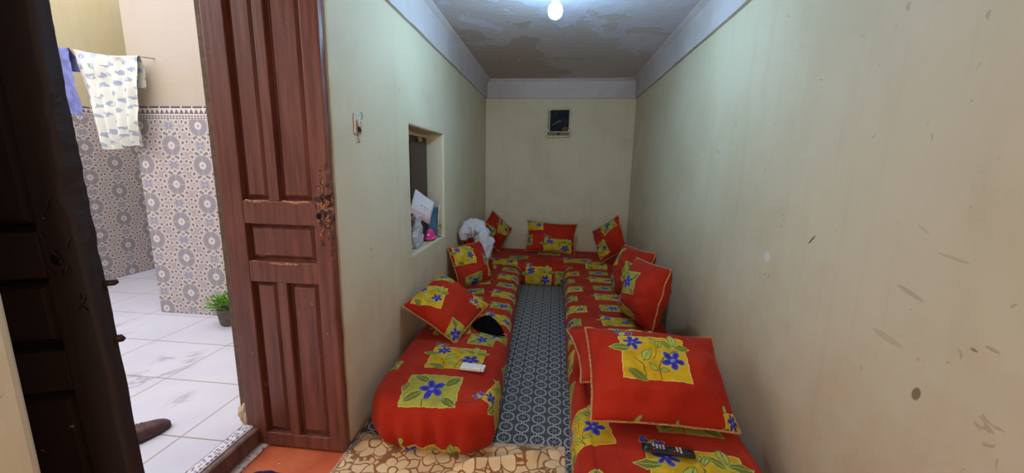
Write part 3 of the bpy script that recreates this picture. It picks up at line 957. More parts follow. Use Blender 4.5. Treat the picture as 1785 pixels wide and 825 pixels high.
def cushion(name, center, mtx, w, h, T, stamps, label, seed=0.0, pinch=0.07, piping=True, sag=0.0, back=None, group='red floral cushions on the floor mattresses', N=46, lump=0.010):
    """stuffed scatter cushion, local x across, y up the face, z out of the face"""
    verts = []; chart = []; faces = []
    def pt(u, v, side):
        x = w/2*u*(1-pinch*(1-v*v)*abs(u)**3 + 0.0)
        y = h/2*v*(1-pinch*(1-u*u)*abs(v)**3)
        th = T/2*(max(0.0, (1-abs(u)**2.6))*max(0.0, (1-abs(v)**2.6)))**0.52
        th *= 1+0.22*fbm(u*1.1+seed, v*1.1, side*3.1, 1.5, 2)
        wr = lump*fbm(u*2.2+seed, v*2.2, side*7.7, 1.8, 3)*(1-max(abs(u), abs(v))**4)
        ed = 0.010*noise.noise(Vector((u*3+seed, v*3, 2)))
        z = side*th + wr + ed + sag*(u*u)*(-1)
        return Vector((x, y, z))
    idx = {}
    for side in (1, -1):
        for j in range(N+1):
            for i in range(N+1):
                rim = i in (0, N) or j in (0, N)
                if side == -1 and rim: idx[(side, i, j)] = idx[(1, i, j)]; continue
                a = -1+2*i/N; b = -1+2*j/N
                u = math.sin(a*PI/2)*0.35+a*0.65; v = math.sin(b*PI/2)*0.35+b*0.65
                idx[(side, i, j)] = len(verts); p = pt(u, v, side); verts.append(p); chart.append((w/2*u, h/2*v))
    fr = []
    for side in (1, -1):
        for j in range(N):
            for i in range(N):
                f = (idx[(side, i, j)], idx[(side, i+1, j)], idx[(side, i+1, j+1)], idx[(side, i, j+1)])
                faces.append(f if side == 1 else f[::-1])
    o = mesh_obj(name, verts, faces, M_fab)
    put_stamps(o, chart, stamps)
    rim = [idx[(1, i, 0)] for i in range(N)] + [idx[(1, N, j)] for j in range(N)] + [idx[(1, i, N)] for i in range(N, 0, -1)] + [idx[(1, 0, j)] for j in range(N, 0, -1)]
    # rest on the mattress and keep clear of the walls
    pw = [mtx @ q for q in verts]
    c = Vector(center)
    c.z += max(0.0, 0.305-(min(q.z for q in pw)+c.z))
    c.x += max(0.0, XL+0.013-(min(q.x for q in pw)+c.x)) - max(0.0, (max(q.x for q in pw)+c.x)-XR+0.013)
    c.y -= max(0.0, (max(q.y for q in pw)+c.y)-YB+0.013)
    print('CUSH', label[:40], 'moved', tuple(round(a-b, 3) for a, b in zip(c, center)))
    o.matrix_world = Matrix.Translation(c) @ mtx.to_4x4()
    if piping:
        bm = bmesh.new(); tube(bm, [verts[i]*1.004 for i in rim], 0.0058, 8, True)
        pp = bm_obj('piping', bm, M_pipe, o, smooth=True)
        pp['label'] = 'tan piping cord'
    tag(o, label, 'cushion', group)
    return o

def eul(a, b, c):
    return Matrix.Rotation(c, 3, 'Z') @ Matrix.Rotation(b, 3, 'Y') @ Matrix.Rotation(a, 3, 'X')

# the large cushion in front on the right, propped on a second one
cushion('cushion', (0.524, 1.812, 0.505), eul(0.657, 0.056, 0.081), 0.665, 0.465, 0.23,
        [(-0.035, 0.045, 0.152, 0.112, -0.03, 0), (-0.02, -0.345, 0.12, 0.10, 0.05, 0.25), (0.37, -0.25, 0.09, 0.10, 0.3, 0.25)],
        'large red cushion with one yellow flower square lying behind the black remote control', 0.4, pinch=0.05)
cushion('cushion', (0.460, 2.150, 0.420), eul(R(14), R(4), R(10)), 0.66, 0.44, 0.19, [yel(0.06, 0.0)],
        'mostly hidden red cushion under the large yellow-square cushion, only its piped corner showing', 3.3, pinch=0.10)
# left wall
cushion('cushion', (-0.80, 2.66, 0.475), eul(0.517, -0.307, 1.209), 0.46, 0.46, 0.17,
        [(-0.07, 0.13, 0.105, 0.095, -1.2, 0), (0.17, 0.17, 0.08, 0.055, -1.2, 1), (0.21, -0.17, 0.085, 0.07, 0.5, 0), (-0.19, -0.20, 0.085, 0.07, 0.2, 1)],
        'red cushion tilted on its corner nearest the camera on the window-wall mattress', 6.1, pinch=0.05)
cushion('cushion', (-0.90, 3.80, 0.485), eul(1.145, -0.024, 0.95), 0.44, 0.43, 0.20,
        [(-0.10, 0.10, 0.105, 0.095, -0.1, 0), (-0.06, -0.19, 0.10, 0.08, 0.1, 1), (0.20, -0.06, 0.07, 0.10, 0.1, 0)],
        'upright red cushion leaning on the window wall below the sill, yellow square at upper left', 8.8, pinch=0.04)
cushion('cushion', (-0.90, 4.28, 0.575), eul(1.30, 0.05, 0.80), 0.38, 0.54, 0.17,
        [(0.10, -0.06, 0.09, 0.08, 0.0, 1), (-0.12, -0.10, 0.09, 0.08, 0.0, 0)],
        'upright red cushion by the window wall with the white plastic bag draped over it', 11.0, pinch=0.04)
cushion('cushion', (-0.83, 5.40, 0.545), eul(1.25, R(42), 0.55), 0.42, 0.42, 0.16,
        [(0.06, 0.09, 0.10, 0.09, 0.4, 0), (-0.12, -0.10, 0.09, 0.08, 0.0, 1)],
        'pointed red cushion standing on its corner in the far left corner of the room', 13.0, pinch=0.06)
# far wall
cushion('cushion', (-0.032, 5.36, 0.510), eul(1.346, 0.056, 0.052), 0.70, 0.43, 0.16,
        [(0.10, -0.13, 0.19, 0.11, 0.0, 0), (-0.24, 0.17, 0.11, 0.08, 0.1, 0), (-0.33, -0.06, 0.06, 0.07, 0.1, 1)],
        'wide red cushion leaning on the far wall below the clock', 15.0, pinch=0.10)
# right wall
cushion('cushion', (0.715, 2.985, 0.535), eul(1.32, -0.073, -1.33), 0.53, 0.48, 0.27,
        [(-0.01, 0.05, 0.10, 0.085, 0.15, 1), (-0.04, -0.21, 0.13, 0.075, -0.2, 0), (-0.27, 0.16, 0.07, 0.10, 0.3, 0)],
        'red cushion with a green square, nearest of the three leaning on the bare wall', 17.0, pinch=0.05)
cushion('cushion', (0.74, 3.62, 0.545), eul(1.28, -0.05, -1.25), 0.54, 0.46, 0.23,
        [(-0.18, 0.10, 0.07, 0.09, 0.3, 0), (-0.20, -0.16, 0.08, 0.07, 0.0, 1), (0.15, 0.0, 0.1, 0.09, 0, 1)],
        'middle red cushion of the three leaning on the bare wall', 19.0, pinch=0.05)
cushion('cushion', (0.70, 4.90, 0.535), eul(1.30, R(-34), -0.75), 0.46, 0.46, 0.17,
        [(0.08, 0.16, 0.10, 0.09, 0.3, 1), (-0.1, -0.1, 0.1, 0.09, 0.1, 0)],
        'red cushion in the far right corner, farthest of the three by the bare wall', 21.0, pinch=0.06)

# ------------------------------------------------------------------ floor coverings
bm = bmesh.new(); bx(bm, XL+0.001, XR-0.001, 1.715, YB-0.005, 0.0005, 0.0035)
tag(bm_obj('lattice_floor_mat', bm, M_rug), 'black floor mat with a white lattice print between the mattresses', 'rug')

def blanket():
    x0, x1, y0, y1 = -1.02, 0.105, 1.16, 1.89
    NX, NY = 150, 90
    vs = []; uv = []; fs = []
    for j in range(NY+1):
        for i in range(NX+1):
            a = i/NX; b = j/NY
            x = x0+(x1-x0)*a; y = y0+(y1-y0)*b
            x += 0.030*noise.noise(Vector((b*4, 3.3, 1)))*(1 if a < 0.1 else 0.3) - 0.16*(1-b)*(1-a)*0.25
            y += 0.035*noise.noise(Vector((a*5, 1.3, 7)))*b - 0.02*(1-a)*b
            z = 0.010+0.010*(fbm(x, y, 0.2, 5.0, 3)+0.5)
            # a rolled fold running to the far right corner
            d = (y-(1.70+(x+0.28)*0.32)); inr = max(0, min(1, (x+0.46)/0.10))*max(0, min(1, (0.02-x)/0.08))
            z += 0.045*math.exp(-(d/0.030)**2)*inr
            d2 = (y-(1.79+(x+0.6)*0.05)); z += 0.016*math.exp(-(d2/0.03)**2)
            edge = min(a, 1-a, b, 1-b)
            z = 0.0075+(z-0.0075)*min(1, edge/0.03)
            vs.append((x, y, max(0.0075, z))); uv.append((x, y))
    for j in range(NY):
        for i in range(NX):
            q = j*(NX+1)+i; fs.append((q, q+1, q+NX+2, q+NX+1))
    o = mesh_obj('floral_blanket', vs, fs, M_blanket)
    l = o.data.uv_layers.new(name='cloth')
    for p in o.data.polygons:
        for li in p.loop_indices: l.data[li].uv = uv[o.data.loops[li].vertex_index]
    so = o.modifiers.new('thickness', 'SOLIDIFY'); so.thickness = 0.0035; so.offset = -1
    tag(o, 'rumpled tan and brown floral blanket spread on the floor at the bottom of the photo', 'blanket')
    # white crocheted edge on the left side
    bm = bmesh.new()
    for j in range(0, NY, 2):
        p = Vector(vs[j*(NX+1)])
        c = p + Vector((-0.008, 0.0, 0.002))
        tube(bm, [c+Vector((0.008*math.cos(t*2*PI/8), 0.008*math.sin(t*2*PI/8), 0)) for t in range(8)], 0.0016, 5, True)
    e = bm_obj('crochet_edge', bm, simple('white_thread', (206, 190, 170), 0.9), o, smooth=True)
    e['label'] = 'white crocheted edging'
blanket()

def lump(name, center, size, mat, label, cat, seed, rot=0.0, amp=0.25, flat=0.0, sub=4, freq=1.6, group=None):
    bm = bmesh.new(); bmesh.ops.create_icosphere(bm, subdivisions=sub, radius=1)
    ca, sa = math.cos(rot), math.sin(rot)
    for v in bm.verts:
        c = v.co.copy(); d = 1+amp*fbm(c.x+seed, c.y, c.z, freq, 4)
        x, y, z = c.x*d*size[0], c.y*d*size[1], c.z*d*size[2]
        if z < -size[2]*flat: z = -size[2]*flat
        v.co = Vector((x*ca-y*sa, x*sa+y*ca, z))
    o = bm_obj(name, bm, mat, smooth=True, loc=center)
    return tag(o, label, cat, group)

M_navy = simple('navy_cloth', (34, 44, 78), 0.9, 0.1, 0.2, 60)
lump('navy_cloth', (-1.30, 1.435, 0.030), (0.15, 0.055, 0.035), M_navy, 'dark navy cloth on the red floor inside the doorway, cut by the bottom edge', 'cloth', 2.2, 0.1, 0.2, 0.8)

# black cloth beside the tilted cushion
def black_cloth():
    outline = [(p[0]-0.0, p[1]+0.12) for p in [(-0.60, 2.60), (-0.53, 2.50), (-0.40, 2.47), (-0.315, 2.46), (-0.345, 2.56), (-0.39, 2.66), (-0.46, 2.74), (-0.55, 2.76)]]
    cx = sum(p[0] for p in outline)/8; cy = sum(p[1] for p in outline)/8
    pts = []
    for i in range(8):
        a = Vector((*outline[i], 0)); b = Vector((*outline[(i+1) % 8], 0))
        for j in range(6): pts.append(a.lerp(b, j/6))
    N = len(pts); K = 9; vs = []; fs = []
    for k in range(K+1):
        f = k/K
        for p in pts:
            q = Vector((cx, cy, 0)).lerp(p, 0.02+0.98*f)
            z = 0.306+0.075*(1-f**2.2)+0.006*fbm(q.x, q.y, 1.0, 14, 3)
            z -= 0.02*(q.x+0.45)/0.15*(1-f)
            vs.append(Vector((q.x, q.y, max(0.306, z))))
    for k in range(K):
        for i in range(N):
            j = (i+1) % N; fs.append((k*N+i, (k+1)*N+i, (k+1)*N+j, k*N+j))
    fs.append(tuple(range(N))); fs.append(tuple(K*N+i for i in range(N-1, -1, -1)))
    o = mesh_obj('black_cloth', vs, fs, simple('black_knit', (11, 10, 14), 0.95, 0.05, 0.2, 80))
    b2 = bmesh.new(); b2.from_mesh(o.data); bmesh.ops.recalc_face_normals(b2, faces=b2.faces); b2.to_mesh(o.data); b2.free()
    tag(o, 'black cloth bundled on the mattress beside the tilted cushion', 'cloth')
    bm = bmesh.new(); tube(bm, [(-0.335, 2.595, 0.312), (-0.318, 2.588, 0.318), (-0.300, 2.582, 0.314)], [0.004, 0.006, 0.003], 8)
    t = bm_obj('pink_tag', bm, simple('pink_fabric', (206, 96, 110), 0.8), o, smooth=True); t['label'] = 'small pink tip'
black_cloth()

# small white box
t = empty('white_box', (-0.445, 2.085, 0.316), 'small white oblong plastic box lying on the window-wall mattress', 'box', rz=R(-4))
M_whitep = simple('white_plastic', (228, 228, 226), 0.35, 0.5, 0.03)
bm = bmesh.new(); bx(bm, -0.072, 0.054, -0.030, 0.030, 0.0, 0.020)
bm_obj('body', bm, M_whitep, t, bevel=0.005, seg=3)
bm = bmesh.new(); bx(bm, 0.055, 0.072, -0.029, 0.029, 0.0005, 0.0195)
bm_obj('end_cap', bm, M_whitep, t, bevel=0.004, seg=3)

# black remote control with rows of pale keys
t = empty('remote_control', (0.515, 1.515, 0.322), 'long black remote control lying on the mattress in front of the large cushion', 'remote control', rz=R(-5.0))
bm = bmesh.new()
Nn = 20; rings = []
for i in range(Nn+1):
    x = -0.105+0.21*i/Nn
    hw = 0.026-0.003*math.sin(PI*i/Nn); e = min(1, min(i, Nn-i)/1.5+0.35); hw *= 0.72+0.28*e
    rings.append([bm.verts.new((x, hw*math.cos(a), 0.011+0.011*e*math.sin(a)*(1 if math.sin(a) < 0 else 0.9))) for a in [2*PI*k/16 for k in range(16)]])
for A, B in zip(rings, rings[1:]):
    for k in range(16): bm.faces.new((A[k], A[(k+1) % 16], B[(k+1) % 16], B[k]))
bm.faces.new(rings[0][::-1]); bm.faces.new(rings[-1])
bm_obj('body', bm, simple('black_plastic', (16, 16, 19), 0.35, 0.5, 0.1), t, smooth=True)
M_key = simple('grey_rubber_key', (52, 52, 56), 0.6); M_keyw = simple('white_rubber_key', (196, 194, 182), 0.6); M_keyr = simple('red_rubber_key', (176, 44, 40), 0.6)
for ci in range(13):
    for ri in range(4):
        x = -0.086+ci*0.0135; yv = -0.0135+ri*0.009
        pale = ci in (2, 3, 4, 5) and ri > 0 or ci in (9, 10) 
        mk = M_keyw if pale and not (ci == 2 and ri == 1) else M_key
        if (ci, ri) in ((2, 0), (9, 0), (8, 0)): mk = M_keyr
        if mk is M_key and (ci*7+ri*3) % 5 == 0: continue
        bm = bmesh.new(); bx(bm, x-0.0042, x+0.0042, yv-0.0027, yv+0.0027, 0.0180, 0.0222)
        b = bm_obj('key', bm, mk, t, bevel=0.0008)
        if mk is M_keyw: b['label'] = 'white key'
        elif mk is M_keyr: b['label'] = 'red key'

# ------------------------------------------------------------------ white plastic bag draped over the far left cushion
M_bag = Mat('white_plastic_film', 0.35, 0.4)
M_bag.color((192, 188, 194)); M_bag.b.inputs['Transmission Weight'].default_value = 0.0
bn = M_bag.noise(M_bag.coord(), 22.0, 5, 0.6, 0.5); M_bag.bump(bn, 0.7, 0.02)
M_bag = M_bag.m
def draped_bag():
    # strip that goes up the front, over the top of the cushion and hangs to the right
    path = [Vector(p) for p in ((-0.985, 4.08, 0.70), (-0.975, 4.10, 0.79), (-0.92, 4.13, 0.83), (-0.85, 4.14, 0.83), (-0.79, 4.12, 0.76), (-0.765, 4.08, 0.69), (-0.75, 4.04, 0.58), (-0.735, 4.01, 0.48), (-0.725, 3.99, 0.39))]
    wd = [0.035, 0.075, 0.10, 0.105, 0.105, 0.10, 0.08, 0.05, 0.02]
    bm = bmesh.new(); rings = []
    S = 56; N = 30
    for i in range(S+1):
        f = i/S*(len(path)-1); k = min(int(f), len(path)-2); t = f-k
        p = path[k].lerp(path[k+1], t); w = wd[k]*(1-t)+wd[k+1]*t
        tg = (path[k+1]-path[k]).normalized(); u = tg.cross(Vector((0, 1, 0))).normalized(); q = tg.cross(u)
        ring = []
        for j in range(N):
            a = 2*PI*j/N
            r = 1+0.45*noise.noise(Vector((math.cos(a)*1.5, math.sin(a)*1.5, i*0.11)))+0.28*noise.noise(Vector((math.cos(a)*4, math.sin(a)*4, i*0.30)))
            ring.append(bm.verts.new(p+u*(w*math.cos(a)*r)+q*(w*0.8*math.sin(a)*r)))
        rings.append(ring)
    for A, B in zip(rings, rings[1:]):
        for j in range(N): bm.faces.new((A[j], A[(j+1) % N], B[(j+1) % N], B[j]))
    bm.faces.new(rings[0][::-1]); bm.faces.new(rings[-1])
    o = bm_obj('plastic_bag', bm, M_bag, smooth=True)
    tag(o, 'crumpled white plastic bag draped over a cushion near the far left corner', 'bag')
draped_bag()

# ------------------------------------------------------------------ things on the window sill
def sill_bag():
    bm = bmesh.new(); rings = []; S = 26; N = 26
    for i in range(S+1):
        f = i/S; z = WZ0+0.004+0.26*f
        w = 0.085*(1-0.25*f)+0.02*math.sin(f*7); d = 0.042*(1-0.3*f)
        ring = []
        for j in range(N):
            a = 2*PI*j/N
            r = 1+0.40*noise.noise(Vector((math.cos(a)*1.7, math.sin(a)*1.7, f*4)))+0.30*noise.noise(Vector((math.cos(a)*4.5, math.sin(a)*4.5, f*7)))
            ring.append(bm.verts.new((-1.125+d*math.cos(a)*r, 3.05+w*math.sin(a)*r, z)))
        rings.append(ring)
    for A, B in zip(rings, rings[1:]):
        for j in range(N): bm.faces.new((A[j], A[(j+1) % N], B[(j+1) % N], B[j]))
    bm.faces.new(rings[0][::-1]); bm.faces.new(rings[-1])
    tag(bm_obj('plastic_bag', bm, M_bag, smooth=True), 'white plastic bag standing at the near end of the window sill', 'bag')
sill_bag()
# printed paper packet tilted out of the bag: a pillow-shaped envelope with red print
t = Mat('printed_white_packet', 0.45, 0.3)
v = t.coord(); px_, py_, pz_ = t.sep(v)
pr = (t.voronoi(v, 60.0, 'F1').lt(0.33))*(px_.abs().lt(0.055))*(py_+0.01).abs().lt(0.018)
cc = t.mix(pr, (220, 212, 214), (196, 92, 84)); cc = t.mix((py_+0.075).abs().lt(0.018)*0.6, cc, (226, 150, 150))
t.color(cc); t.bump(t.noise(v, 18.0, 4), 0.5, 0.01)
M_packet = t.m
bm = bmesh.new(); n = 22; grid = {}
for side in (1, -1):
    for i in range(n+1):
        for j in range(n+1):
            u, w = -1+2*i/n, -1+2*j/n
            if side == -1 and (i in (0, n) or j in (0, n)): grid[(side, i, j)] = grid[(1, i, j)]; continue
            z = side*0.022*((1-u*u)*(1-w*w))**0.5+0.008*fbm(u, w, side, 1.6, 3)
            grid[(side, i, j)] = bm.verts.new((0.135*u, 0.105*w, z))
for side in (1, -1):
    for i in range(n):
        for j in range(n):
            f = (grid[(side, i, j)], grid[(side, i+1, j)], grid[(side, i+1, j+1)], grid[(side, i, j+1)])
            bm.faces.new(f if side == 1 else f[::-1])
pk = bm_obj('paper_packet', bm, M_packet, smooth=True)
nx = Vector((0.93, -0.35, 0.10)).normalized(); vx = Vector((0.20, 0.80, -0.45)); vx = (vx-nx*vx.dot(nx)).normalized(); vy = nx.cross(vx)
pk.matrix_world = Matrix(((vx.x, vy.x, nx.x, -1.105), (vx.y, vy.y, nx.y, 3.15), (vx.z, vy.z, nx.z, 1.15), (0, 0, 0, 1)))
tag(pk, 'white printed packet tilted on top of the bag on the window sill', 'packet')
# pink spotted cap
t = Mat('pink_spotted_cloth', 0.8, 0.2); v = t.coord()
cc = t.mix(t.voronoi(v, 26.0, 'F1', 0.35).lt(0.26), (222, 58, 132), (240, 214, 226)); t.color(cc)
M_pink = t.m
bm = bmesh.new(); prof = []
bmesh.ops.create_uvsphere(bm, u_segments=36, v_segments=18, radius=1)
for v in bm.verts:
    c = v.co
    v.co = Vector((c.x*0.045*(1+.1*noise.noise(c*2)), c.y*0.082*(1+.1*noise.noise(c*2.4)), max(-0.1, c.z)*0.082+0.010*noise.noise(c*3)))
pc = bm_obj('pink_cap', bm, M_pink, smooth=True, loc=(-1.115, 3.36, WZ0+0.018))
tag(pc, 'bright pink cap with white dots lying on the window sill', 'hat')
bm = bmesh.new()
tube(bm, [(0.047*math.cos(a), 0.086*math.sin(a), 0.003+0.004*math.sin(3*a)) for a in [2*PI*k/30 for k in range(30)]], 0.009, 8, True)
bm_obj('brim', bm, simple('pink_trim', (226, 76, 140), 0.7), pc, smooth=True)
# blue booklet and white tube leaning on the shutter
bm = bmesh.new(); bx(bm, -0.035, 0.035, -0.007, 0.007, 0, 0.27)
b = bm_obj('booklet', bm, simple('blue_card', (92, 138, 160), 0.55), bevel=0.002)
b.location = (-1.155, 3.585, WZ0+0.004); b.rotation_euler = (R(-3), R(2), R(0))
tag(b, 'blue booklet standing on the window sill against the far jamb', 'book')
bm = bmesh.new(); tube(bm, [(0, 0, 0), (0, 0, 0.275), (0, 0.002, 0.29)], [0.013, 0.013, 0.010], 14)
b = bm_obj('white_tube', bm, simple('white_card', (206, 204, 194), 0.5), smooth=True)
b.location = (-1.105, 3.575, WZ0+0.004); b.rotation_euler = (R(-3), R(2), 0)
tag(b, 'slim white tube standing beside the blue booklet on the window sill', 'tube')
# spectacles / wire gadget
bm = bmesh.new()
for k in (0, 1):
    tube(bm, [(0.0, 0.028*k+0.012*math.cos(a), 0.105+0.013*math.sin(a)) for a in [2*PI*j/14 for j in range(14)]], 0.0016, 6, True)
tube(bm, [(0, 0.012, 0.1), (0, 0.016, 0.1)], 0.0015, 6)
tube(bm, [(0, 0.040, 0.1), (0.0, 0.038, 0.06), (0, 0.020, 0.004), (0.02, -0.015, 0.003), (0.0, -0.045, 0.003), (-0.02, -0.02, 0.003), (0, 0.012, 0.003)], 0.0022, 6)
b = bm_obj('wire_stand', bm, simple('steel_wire', (120, 112, 104), 0.35, 0.5, 0.1, 40, 0, 0.7), smooth=True, loc=(-1.075, 3.53, WZ0+0.002))
tag(b, 'small bent wire stand at the far end of the window sill', 'stand')

# ------------------------------------------------------------------ wall fittings
# broken light switch
t = empty('light_switch', (XL, 2.005, 1.70), 'broken light switch with loose wires on the wall beside the maroon door', 'light switch')
M_ivory = simple('ivory_plastic', (206, 204, 190), 0.5, 0.4, 0.08)
bm = bmesh.new(); bx(bm, 0.001, 0.010, -0.036, 0.030, -0.045, 0.062)
bm_obj('back_plate', bm, M_ivory, t, bevel=0.003)
bm = bmesh.new(); bx(bm, 0.0095, 0.013, -0.026, 0.024, -0.040, 0.022)
b = bm_obj('bare_insert', bm, simple('brown_bakelite', (150, 112, 90), 0.6), t, bevel=0.002); b['label'] = 'exposed brown insert'
bm = bmesh.new(); bx(bm, 0.010, 0.022, -0.012, 0.002, -0.004, 0.036, Matrix.Rotation(R(18), 4, 'X'))
bm_obj('toggle', bm, M_ivory, t, bevel=0.002)
bm = bmesh.new(); tube(bm, [(0.013, -0.012, -0.01), (0.020, -0.006, -0.022), (0.014, 0.004, -0.028)], 0.006, 8)
b = bm_obj('terminal', bm, M_iron, t, smooth=True); b['label'] = 'dark screw terminal'
bm = bmesh.new(); tube(bm, [(0.004, -0.005, -0.045), (0.008, -0.003, -0.070), (0.007, 0.004, -0.088), (0.008, 0.014, -0.082)], 0.0024, 6)
M_wire = simple('grey_wire', (134, 134, 126), 0.6)
bm_obj('wire', bm, M_wire, t, smooth=True)
bm = bmesh.new(); tube(bm, [(0.004, 0.030, 0.030), (0.009, 0.044, 0.040), (0.008, 0.048, 0.060), (0.004, 0.042, 0.072)], 0.0024, 6)
bm_obj('wire', bm, M_wire, t, smooth=True)

# rectangular wall clock in a bent metal frame
t = empty('wall_clock', (0.018, YB, 2.135), 'rectangular black-faced clock in a bent metal frame high on the far wall', 'clock')
M_brass = simple('pale_brass', (216, 210, 172), 0.5, 0.4, 0.1, 40, 0, 0.0)
kf = Mat('dark_clock_face', 0.6, 0.15); v = kf.coord()
fx, fy, fz = kf.sep(v)
cc = kf.mix(kf.noise(v, 14.0, 3).ramp(0.45, 0.65), (20, 22, 30), (40, 44, 52))
cc = kf.mix(hyp(fx-0.09, fz+0.10).lt(0.045), cc, (108, 66, 46))
kf.color(cc); M_face = kf.m
bm = bmesh.new(); bx(bm, -0.160, 0.152, -0.022, -0.001, -0.175, 0.180)
bm_obj('case', bm, simple('grey_case', (112, 108, 90), 0.5), t, bevel=0.003)
bm = bmesh.new(); bx(bm, -0.122, 0.140, -0.026, -0.021, -0.125, 0.168)
b = bm_obj('face', bm, M_face, t); b['label'] = 'dark glossy face'
bm = bmesh.new()
tube(bm, [(0.150, -0.026, 0.186), (0.06, -0.026, 0.186), (-0.150, -0.026, 0.176), (-0.166, -0.026, 0.160), (-0.170, -0.026, -0.02), (-0.176, -0.026, -0.186), (-0.160, -0.026, -0.196), (0.130, -0.026, -0.192), (0.165, -0.026, -0.185), (0.178, -0.026, -0.160), (0.172, -0.026, -0.105)], 0.013, 8)
tube(bm, [(0.146, -0.024, 0.170), (0.144, -0.024, -0.135)], 0.007, 8)
tube(bm, [(-0.138, -0.024, 0.165), (-0.138, -0.024, -0.14)], 0.006, 8)
tube(bm, [(-0.122, -0.024, -0.130), (0.140, -0.024, -0.130)], 0.006, 8)
bm_obj('metal_frame', bm, M_brass, t, smooth=True)
for x, z in ((0.165, 0.125), (0.150, -0.118), (-0.150, -0.118)):
    bm = bmesh.new(); bx(bm, x-0.018, x+0.018, -0.034, -0.016, z-0.016, z+0.016)
    bm_obj('bracket', bm, simple('bright_steel', (196, 194, 180), 0.6, 0.3, 0.05, 40, 0, 0.0), t, bevel=0.003)
M_hand = simple('silver_hand', (170, 172, 176), 0.4)
for nm, pts in (('hour_hand', [(0.0, -0.029, 0.025), (0.028, -0.029, 0.008)]), ('minute_hand', [(0.006, -0.030, 0.026), (-0.095, -0.030, -0.040)])):
    bm = bmesh.new(); tube(bm, pts, [0.004, 0.0025], 6); bm_obj(nm, bm, M_hand, t)
bm = bmesh.new(); bx(bm, -0.016, 0.012, -0.026, -0.020, -0.168, -0.142)
bm_obj('winding_hole', bm, M_black, t, bevel=0.002)

# bare LED bulb on the ceiling
t = empty('light_bulb', (-0.042, 2.70, ZC), 'round white lit bulb hanging from the ceiling', 'lamp')
bm = bmesh.new(); lathe(bm, [(0.034, -0.001), (0.036, -0.012), (0.022, -0.030), (0.012, -0.060), (0.012, -0.140), (0.021, -0.150), (0.021, -0.192)], 24)
bm_obj('socket', bm, simple('white_socket', (214, 214, 210), 0.5), t, smooth=True)
k = Mat('lit_bulb_glass'); k.b.inputs['Emission Color'].default_value = (*BULB_COLOR, 1); k.b.inputs['Emission Strength'].default_value = BULB_STRENGTH
k.color((235, 240, 245))
bm = bmesh.new(); lathe(bm, [(0.020, -0.190), (0.032, -0.197), (0.042, -0.211), (0.046, -0.234), (0.043, -0.256), (0.033, -0.272), (0.016, -0.281), (0.002, -0.283)], 28)
bm_obj('glass_globe', bm, k.m, t, smooth=True)

# scratches and patches on the bare wall
M_scr = simple('scratch_brown', (92, 70, 50), 0.8)
# ------------------------------------------------------------------ laundry on the line
def cloth(name, x0, x1, ztop, zbot, y, mat, label, folds, seed, slope=0.0, bot=None, depth=0.03):
    NX, NZ = 70, 60; vs = []; fs = []; uv = []
    for j in range(NZ+1):
        f = j/NZ
        for i in range(NX+1):
            a = i/NX
            zt = ztop(a); zb = zbot(a)
            z = zt+(zb-zt)*f
            x = x0(f)+(x1(f)-x0(f))*a
            yy = y + depth*math.sin(a*folds*2*PI+seed+0.8*math.sin(f*2+seed))*(0.25+0.75*f) + 0.02*fbm(a*2, f*2, seed, 1.5, 3)
            if f < 0.03: yy = y+(yy-y)*0.3
            vs.append((x, yy, z)); uv.append((a, f))
    for j in range(NZ):
        for i in range(NX):
            q = j*(NX+1)+i; fs.append((q, q+NX+1, q+NX+2, q+1))
    # the half hanging behind the line
    off = len(vs)
    for j in range(NZ//3+1):
        f = j/NZ
        for i in range(NX+1):
            a = i/NX; x, yy, z = vs[j*(NX+1)+i]
            vs.append((x, y+0.012+0.035*min(1, f*8)-(yy-y)*0.3, z)); uv.append((a, f))
    for j in range(NZ//3):
        for i in range(NX):
            q = off+j*(NX+1)+i; fs.append((q, q+1, q+NX+2, q+NX+1))
    for i in range(NX): fs.append((i, i+1, off+i+1, off+i))
    o = mesh_obj(name, vs, fs, mat)
    l = o.data.uv_layers.new(name='cloth')
    for p in o.data.polygons:
        for li in p.loop_indices: l.data[li].uv = uv[o.data.loops[li].vertex_index]
    return tag(o, label, 'laundry', 'laundry on the courtyard line')
M_violet = simple('violet_blue_cotton', (120, 124, 176), 0.9, 0.1, 0.08, 20)
k = Mat('white_cotton_blue_print', 0.9, 0.1)
v = k.uv('cloth'); vs2 = k.scaled(v, (0.9, 1.0, 1.0))
nz = k.noise(vs2, 26.0, 3, 0.6)
a, b, _ = k.sep(v)
row = (b*9.0).floor()
cu = ((a*4.6 + row*0.37).frac()-0.5)*1.0; cv = (((b*9.0 + (a*4.6 + row*0.37).floor()*0.29).frac())-0.5)*1.2
m = (hyp(cu + (nz-0.5)*0.5, cv + (nz-0.5)*0.9)).lt(0.30)*nz.gt(0.42)
c = k.mix(m*0.7, (222, 218, 208), (124, 142, 170))
k.color(c); M_print = k.m
cloth('bed_sheet', lambda f: -3.915+0.10*f, lambda f: -3.335-0.075*f, lambda a: 2.372-0.055*a-0.02*math.sin(PI*a), lambda a: 1.600-0.02*math.sin(a*6), 2.93, M_print,
      'white sheet with blue flowers hanging from the courtyard line', 4.5, 0.4, depth=0.028)
cloth('violet_towel', lambda f: -4.25+0.03*f, lambda f: -3.925+0.065*f, lambda a: 2.395-0.02*a, lambda a: 1.865+0.012*math.sin(a*5), 2.90, M_violet,
      'plain violet-blue cloth hanging beside the blue-flowered sheet', 1.5, 2.0, depth=0.02)
bm = bmesh.new()
pts = [(-5.115+1.80*i/24, 2.945, 2.44-0.10*i/24-0.035*math.sin(PI*i/24)-0.0) for i in range(25)]
pts = [(-5.115+0.0, 2.945, 2.46)] + [(-4.3, 2.945, 2.392), (-3.97, 2.945, 2.366), (-3.65, 2.945, 2.318), (-3.33, 2.945, 2.312), (-3.30, 3.028, 2.318)]
tube(bm, pts, 0.004, 6)
